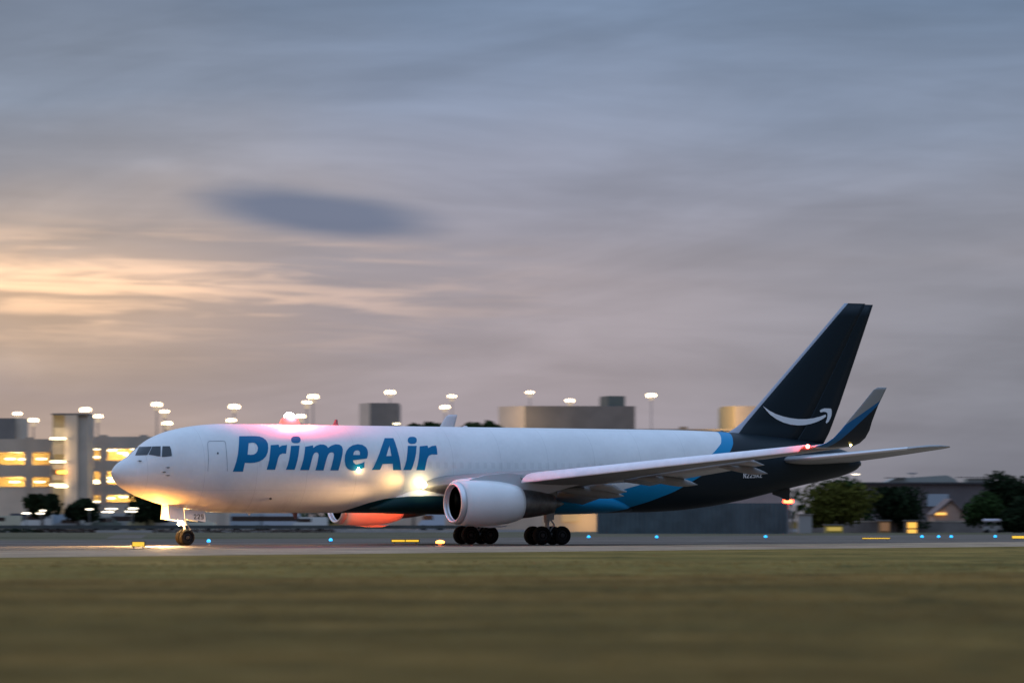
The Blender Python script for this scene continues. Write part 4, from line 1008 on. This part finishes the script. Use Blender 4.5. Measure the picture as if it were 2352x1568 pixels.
vehicle('bus', 'airport_bus', 'long blue-grey bus under the forward belly, left one of two', 'bus', 568, 632, 4.6*1.0, 2.5, 2.4, W2)
vehicle('bus', 'airport_bus', 'long blue-grey bus under the forward belly, right one of two', 'bus', 644, 632, 5.4, 2.5, 2.4, P_('bus_lightgrey', (.42,.45,.50)))
vehicle('van', 'parked_van', 'white van left of the far engine', 'van', 712, 628, 4.8, 2.0, 1.9, W1)
vehicle('van', 'parked_van', 'white and blue van between the two engines', 'van', 992, 626, 3.6, 2.5, 1.9, P_('pale_blue_van', (.45,.50,.58)))
# golf cart at right
t = thing('golf_cart', 'small cart with white roof parked before the trees at far right', 'cart', at(2280, 585)); bm = bmesh.new(); box(bm, -1.35, 1.25, -.6, .6, 1.05+.35, 1.75, bevel=.12); obj('roof', bm, P_('cart_roof', (.70,.68,.74)), t)
bm = bmesh.new(); loft(bm, [[(a, s_, b) for a, b in ((-1.2,.3),(-1.2,.75),(-.6,.85),(-.45,.5),(0,.5),(.1,.9),(.9,.9),(1.1,.6),(1.1,.3))] for s_ in (-.55,.55)]); obj('body', bm, P_('cart_body', (.28,.27,.25)), t)
bm = bmesh.new()
for a in (-1.0, .95):
    for s_ in (-.52, .52): tube(bm, (a, s_, .6), (a*.95, s_, 1.42), .03, .03, 6)
obj('roof_frame', bm, M_POLE, t)
for a in (-.75, .75):
    for s_ in (-.5, .5):
        bm = bmesh.new(); lathe(bm, [(s_-.1,.05),(s_-.1,.24),(s_+.1,.24),(s_+.1,.05)], a, .24, 14, 'y'); obj('wheel', bm, M_TYRE, t)
# wall-mounted and street lamps low at left
for i, (u, v, wd, lab) in enumerate(((61,1178,.9,'low lamp between the white van and the dark tree'),(72.5,1172,.0,''),(256,1168,1.2,'upper lamp of the left pair on the garage ground wall'),(248,1175,1.2,'lower lamp of the left pair on the garage ground wall'),(306,1167,1.0,'upper lamp of the right pair on the garage ground wall'),(301,1174,1.2,'lower lamp of the right pair on the garage ground wall'),(206,1169,.7,'thin lamp at the right flank of the right-hand dark tree'),(93,1178.5,.8,'small lamp at the foot of the left-hand dark tree'),(99,1172,.6,'thin lamp above the white van'))):
    if wd == 0: continue
    D_ = 615.0; z = HGT(v, D_)
    t = thing('street_lamp', lab, 'street lamp', at(u, D_), 'low lamps in front of the garage'); bm = bmesh.new(); tube(bm, (0,.1,0), (0,.1,z), .05, .04, 6); obj('pole', bm, M_POLE, t)
    bm = bmesh.new(); box(bm, -wd*.6, wd*.6, -.15, .2, z-.07, z+.07, bevel=.04); obj('lamp_head', bm, lamp_mat('street_lamp_glow', (1,.88,.68), 5.5 if wd > .85 else 3.5), t)
# ---- guard rail along the perimeter road
D = 604; t = thing('guard_rail', 'dark guard rail on a pale kerb running behind the infield', 'guard rail', at(-60, D)); Wd = LAT(1120, D)-LAT(-60, D)
bxo('rail', mat('rail_dark', (.05,.055,.05), .7, var=.3, vs=.2), t, 0, Wd, 0, .12, .48, .92); bxo('kerb', mat('kerb_pale', (.36,.33,.30), .8, var=.15, vs=.3), t, 0, Wd, -.25, .5, -.01, .30)
bm = bmesh.new()
for i in range(40): box(bm, Wd*i/39-.06, Wd*i/39+.06, .13, .25, .30, .9)
obj('post', bm, M_POLE, t)
for i, (u, wd, col, lab) in enumerate(((40,60,ML1,'low dark hedge at the left edge before the rail'),(150,70,leafmat('brown_hedge', (.05,.03,.022)),'brownish hedge before the rail left of the nose'),(470,120,leafmat('brown_hedge', (.05,.03,.022)),'brown hedge behind the nose gear'),(680,90,leafmat('brown_hedge', (.05,.03,.022)),'brown hedge below the forward belly'))):
    D_ = 596; W_ = wd/PXM(D_); bm = bmesh.new(); rn = random.Random(40+i)
    for k_ in range(900):
        c = Vector((rn.uniform(-W_, W_)/1.0, rn.uniform(-.5, .5), rn.uniform(0, .5)*(1-abs(rn.uniform(-1, 1))*.3))); s_ = rn.uniform(.07, .16)
        q1 = Vector((rn.gauss(0,1), rn.gauss(0,1), rn.gauss(0,1))).normalized(); q2 = q1.orthogonal().normalized()
        bm.faces.new([bm.verts.new(c+q1*s_), bm.verts.new(c+q2*s_), bm.verts.new(c-q1*s_)])
    o = obj('hedge', bm, col, normals=False); o.matrix_world = at(u, D_); tag(o, lab, 'hedge', 'hedges along the rail')
# orange-lit wall beyond the main gear
t = thing('cargo_shed', 'small shed with an orange lit front behind the near main wheels', 'shed', at(1328, 640)); h = 21/PXM(640)
bxo('wall', mat('tan_wall', (.45,.36,.26), .8), t, -5, 3.5, 0, 6, 0, 3.0); bxo('lit_front', lamp_mat('orange_lit', (1,.58,.22), .35), t, -2.3, .3, -.12, -.02, 1.35, 2.55); bxo('roof', M_COND, t, -5.2, 3.7, -.2, 6.2, 3.01, 3.2)
light('shed_glow', 'POINT', (1.2, -3, 1.6), 420, (1,.62,.25), t, .3)

# ---- airfield lights and signs
def edge_light(label, u, v, m, col=None, grp='blue taxiway edge lights', k=1.0):
    x, y = fl(u, v+1.5); t = thing('taxiway_light', label, 'edge light', FRAME @ Matrix.Translation((x, y, 0)), grp)
    bm = bmesh.new(); tube(bm, (0,0,-.02), (0,0,.16), .05*k, .04*k, 8); tube(bm, (0,0,-.015), (0,0,.02), .14*k, .12*k, 10); obj('stem', bm, M_POLE, t)
    bm = bmesh.new(); lathe(bm, [(.165,.09*k),(.20,.12*k),(.30,.11*k),(.36,.03*k)], 0, 0, 12, 'z'); obj('lens', bm, m, t, True)
    return t
MB_ = lamp_mat('blue_lens', (.01,.40,1), 2.2)
for u, v, lab in ((480,1249,'blue taxiway light just right of the nose wheel'),(760,1246,'blue taxiway light below the far engine'),(1352,1237.5,'blue taxiway light just right of the near main wheels'),(1508,1238,'blue taxiway light before the middle of the blast fence'),(1758,1237,'blue taxiway light before the right end of the blast fence'),(2117,1237,'blue taxiway light right of the bright orange windows'),(2155,1237,'blue taxiway light below the gabled house'),(2184,1237,'faint blue taxiway light right of the gabled house'),(2285,1236.5,'blue taxiway light below the small cart')):
    edge_light(lab, u, v, MB_, k=1.05)
o_ = edge_light('bright orange guard light on the near side of the main wheels', 1011, 1252, lamp_mat('orange_lens', (1,.24,.03), 14), grp=None, k=2.2)
light('orange_glow', 'POINT', (0, 0, .55), 26, (1,.25,.05), o_, .1)
MY = lamp_mat('yellow_sign', (1,.60,.03), 1.05)
def airsign(label, u0, u1, vt, vb, split=False):
    D_ = fl((u0+u1)/2, vb)[1]; t = thing('taxiway_sign', label, 'taxiway sign', at((u0+u1)/2, D_), 'yellow taxiway signs'); h = (u1-u0)/2/PXM(D_); zt = HGT(vt, D_)
    bxo('cabinet', mat('sign_frame', (.05,.05,.05), .6), t, -h-.05, h+.05, .02, .22, .08, zt+.04)
    if split: bxo('panel', MY, t, -h, -.03, -.03, .015, .12, zt); bxo('panel', MY, t, .03, h, -.03, .015, .12, zt)
    else: bxo('panel', MY, t, -h, h, -.03, .015, .12, zt)
    for s_ in (-1, 1): bxo('leg', M_POLE, t, s_*h*.8-.04, s_*h*.8+.04, .05, .15, -.02, .085)
airsign('small yellow lit sign ahead of the nose wheel', 305, 332, 1244, 1258.5)
airsign('wide yellow lit sign of two panels between the nose wheel and the main wheels', 900, 962, 1239, 1247.5, True)
airsign('long thin yellow lit sign below the dark tree at right', 1980, 2043, 1234.5, 1240)
airsign('yellow lit sign at the right edge of the picture', 2324, 2362, 1230, 1239)
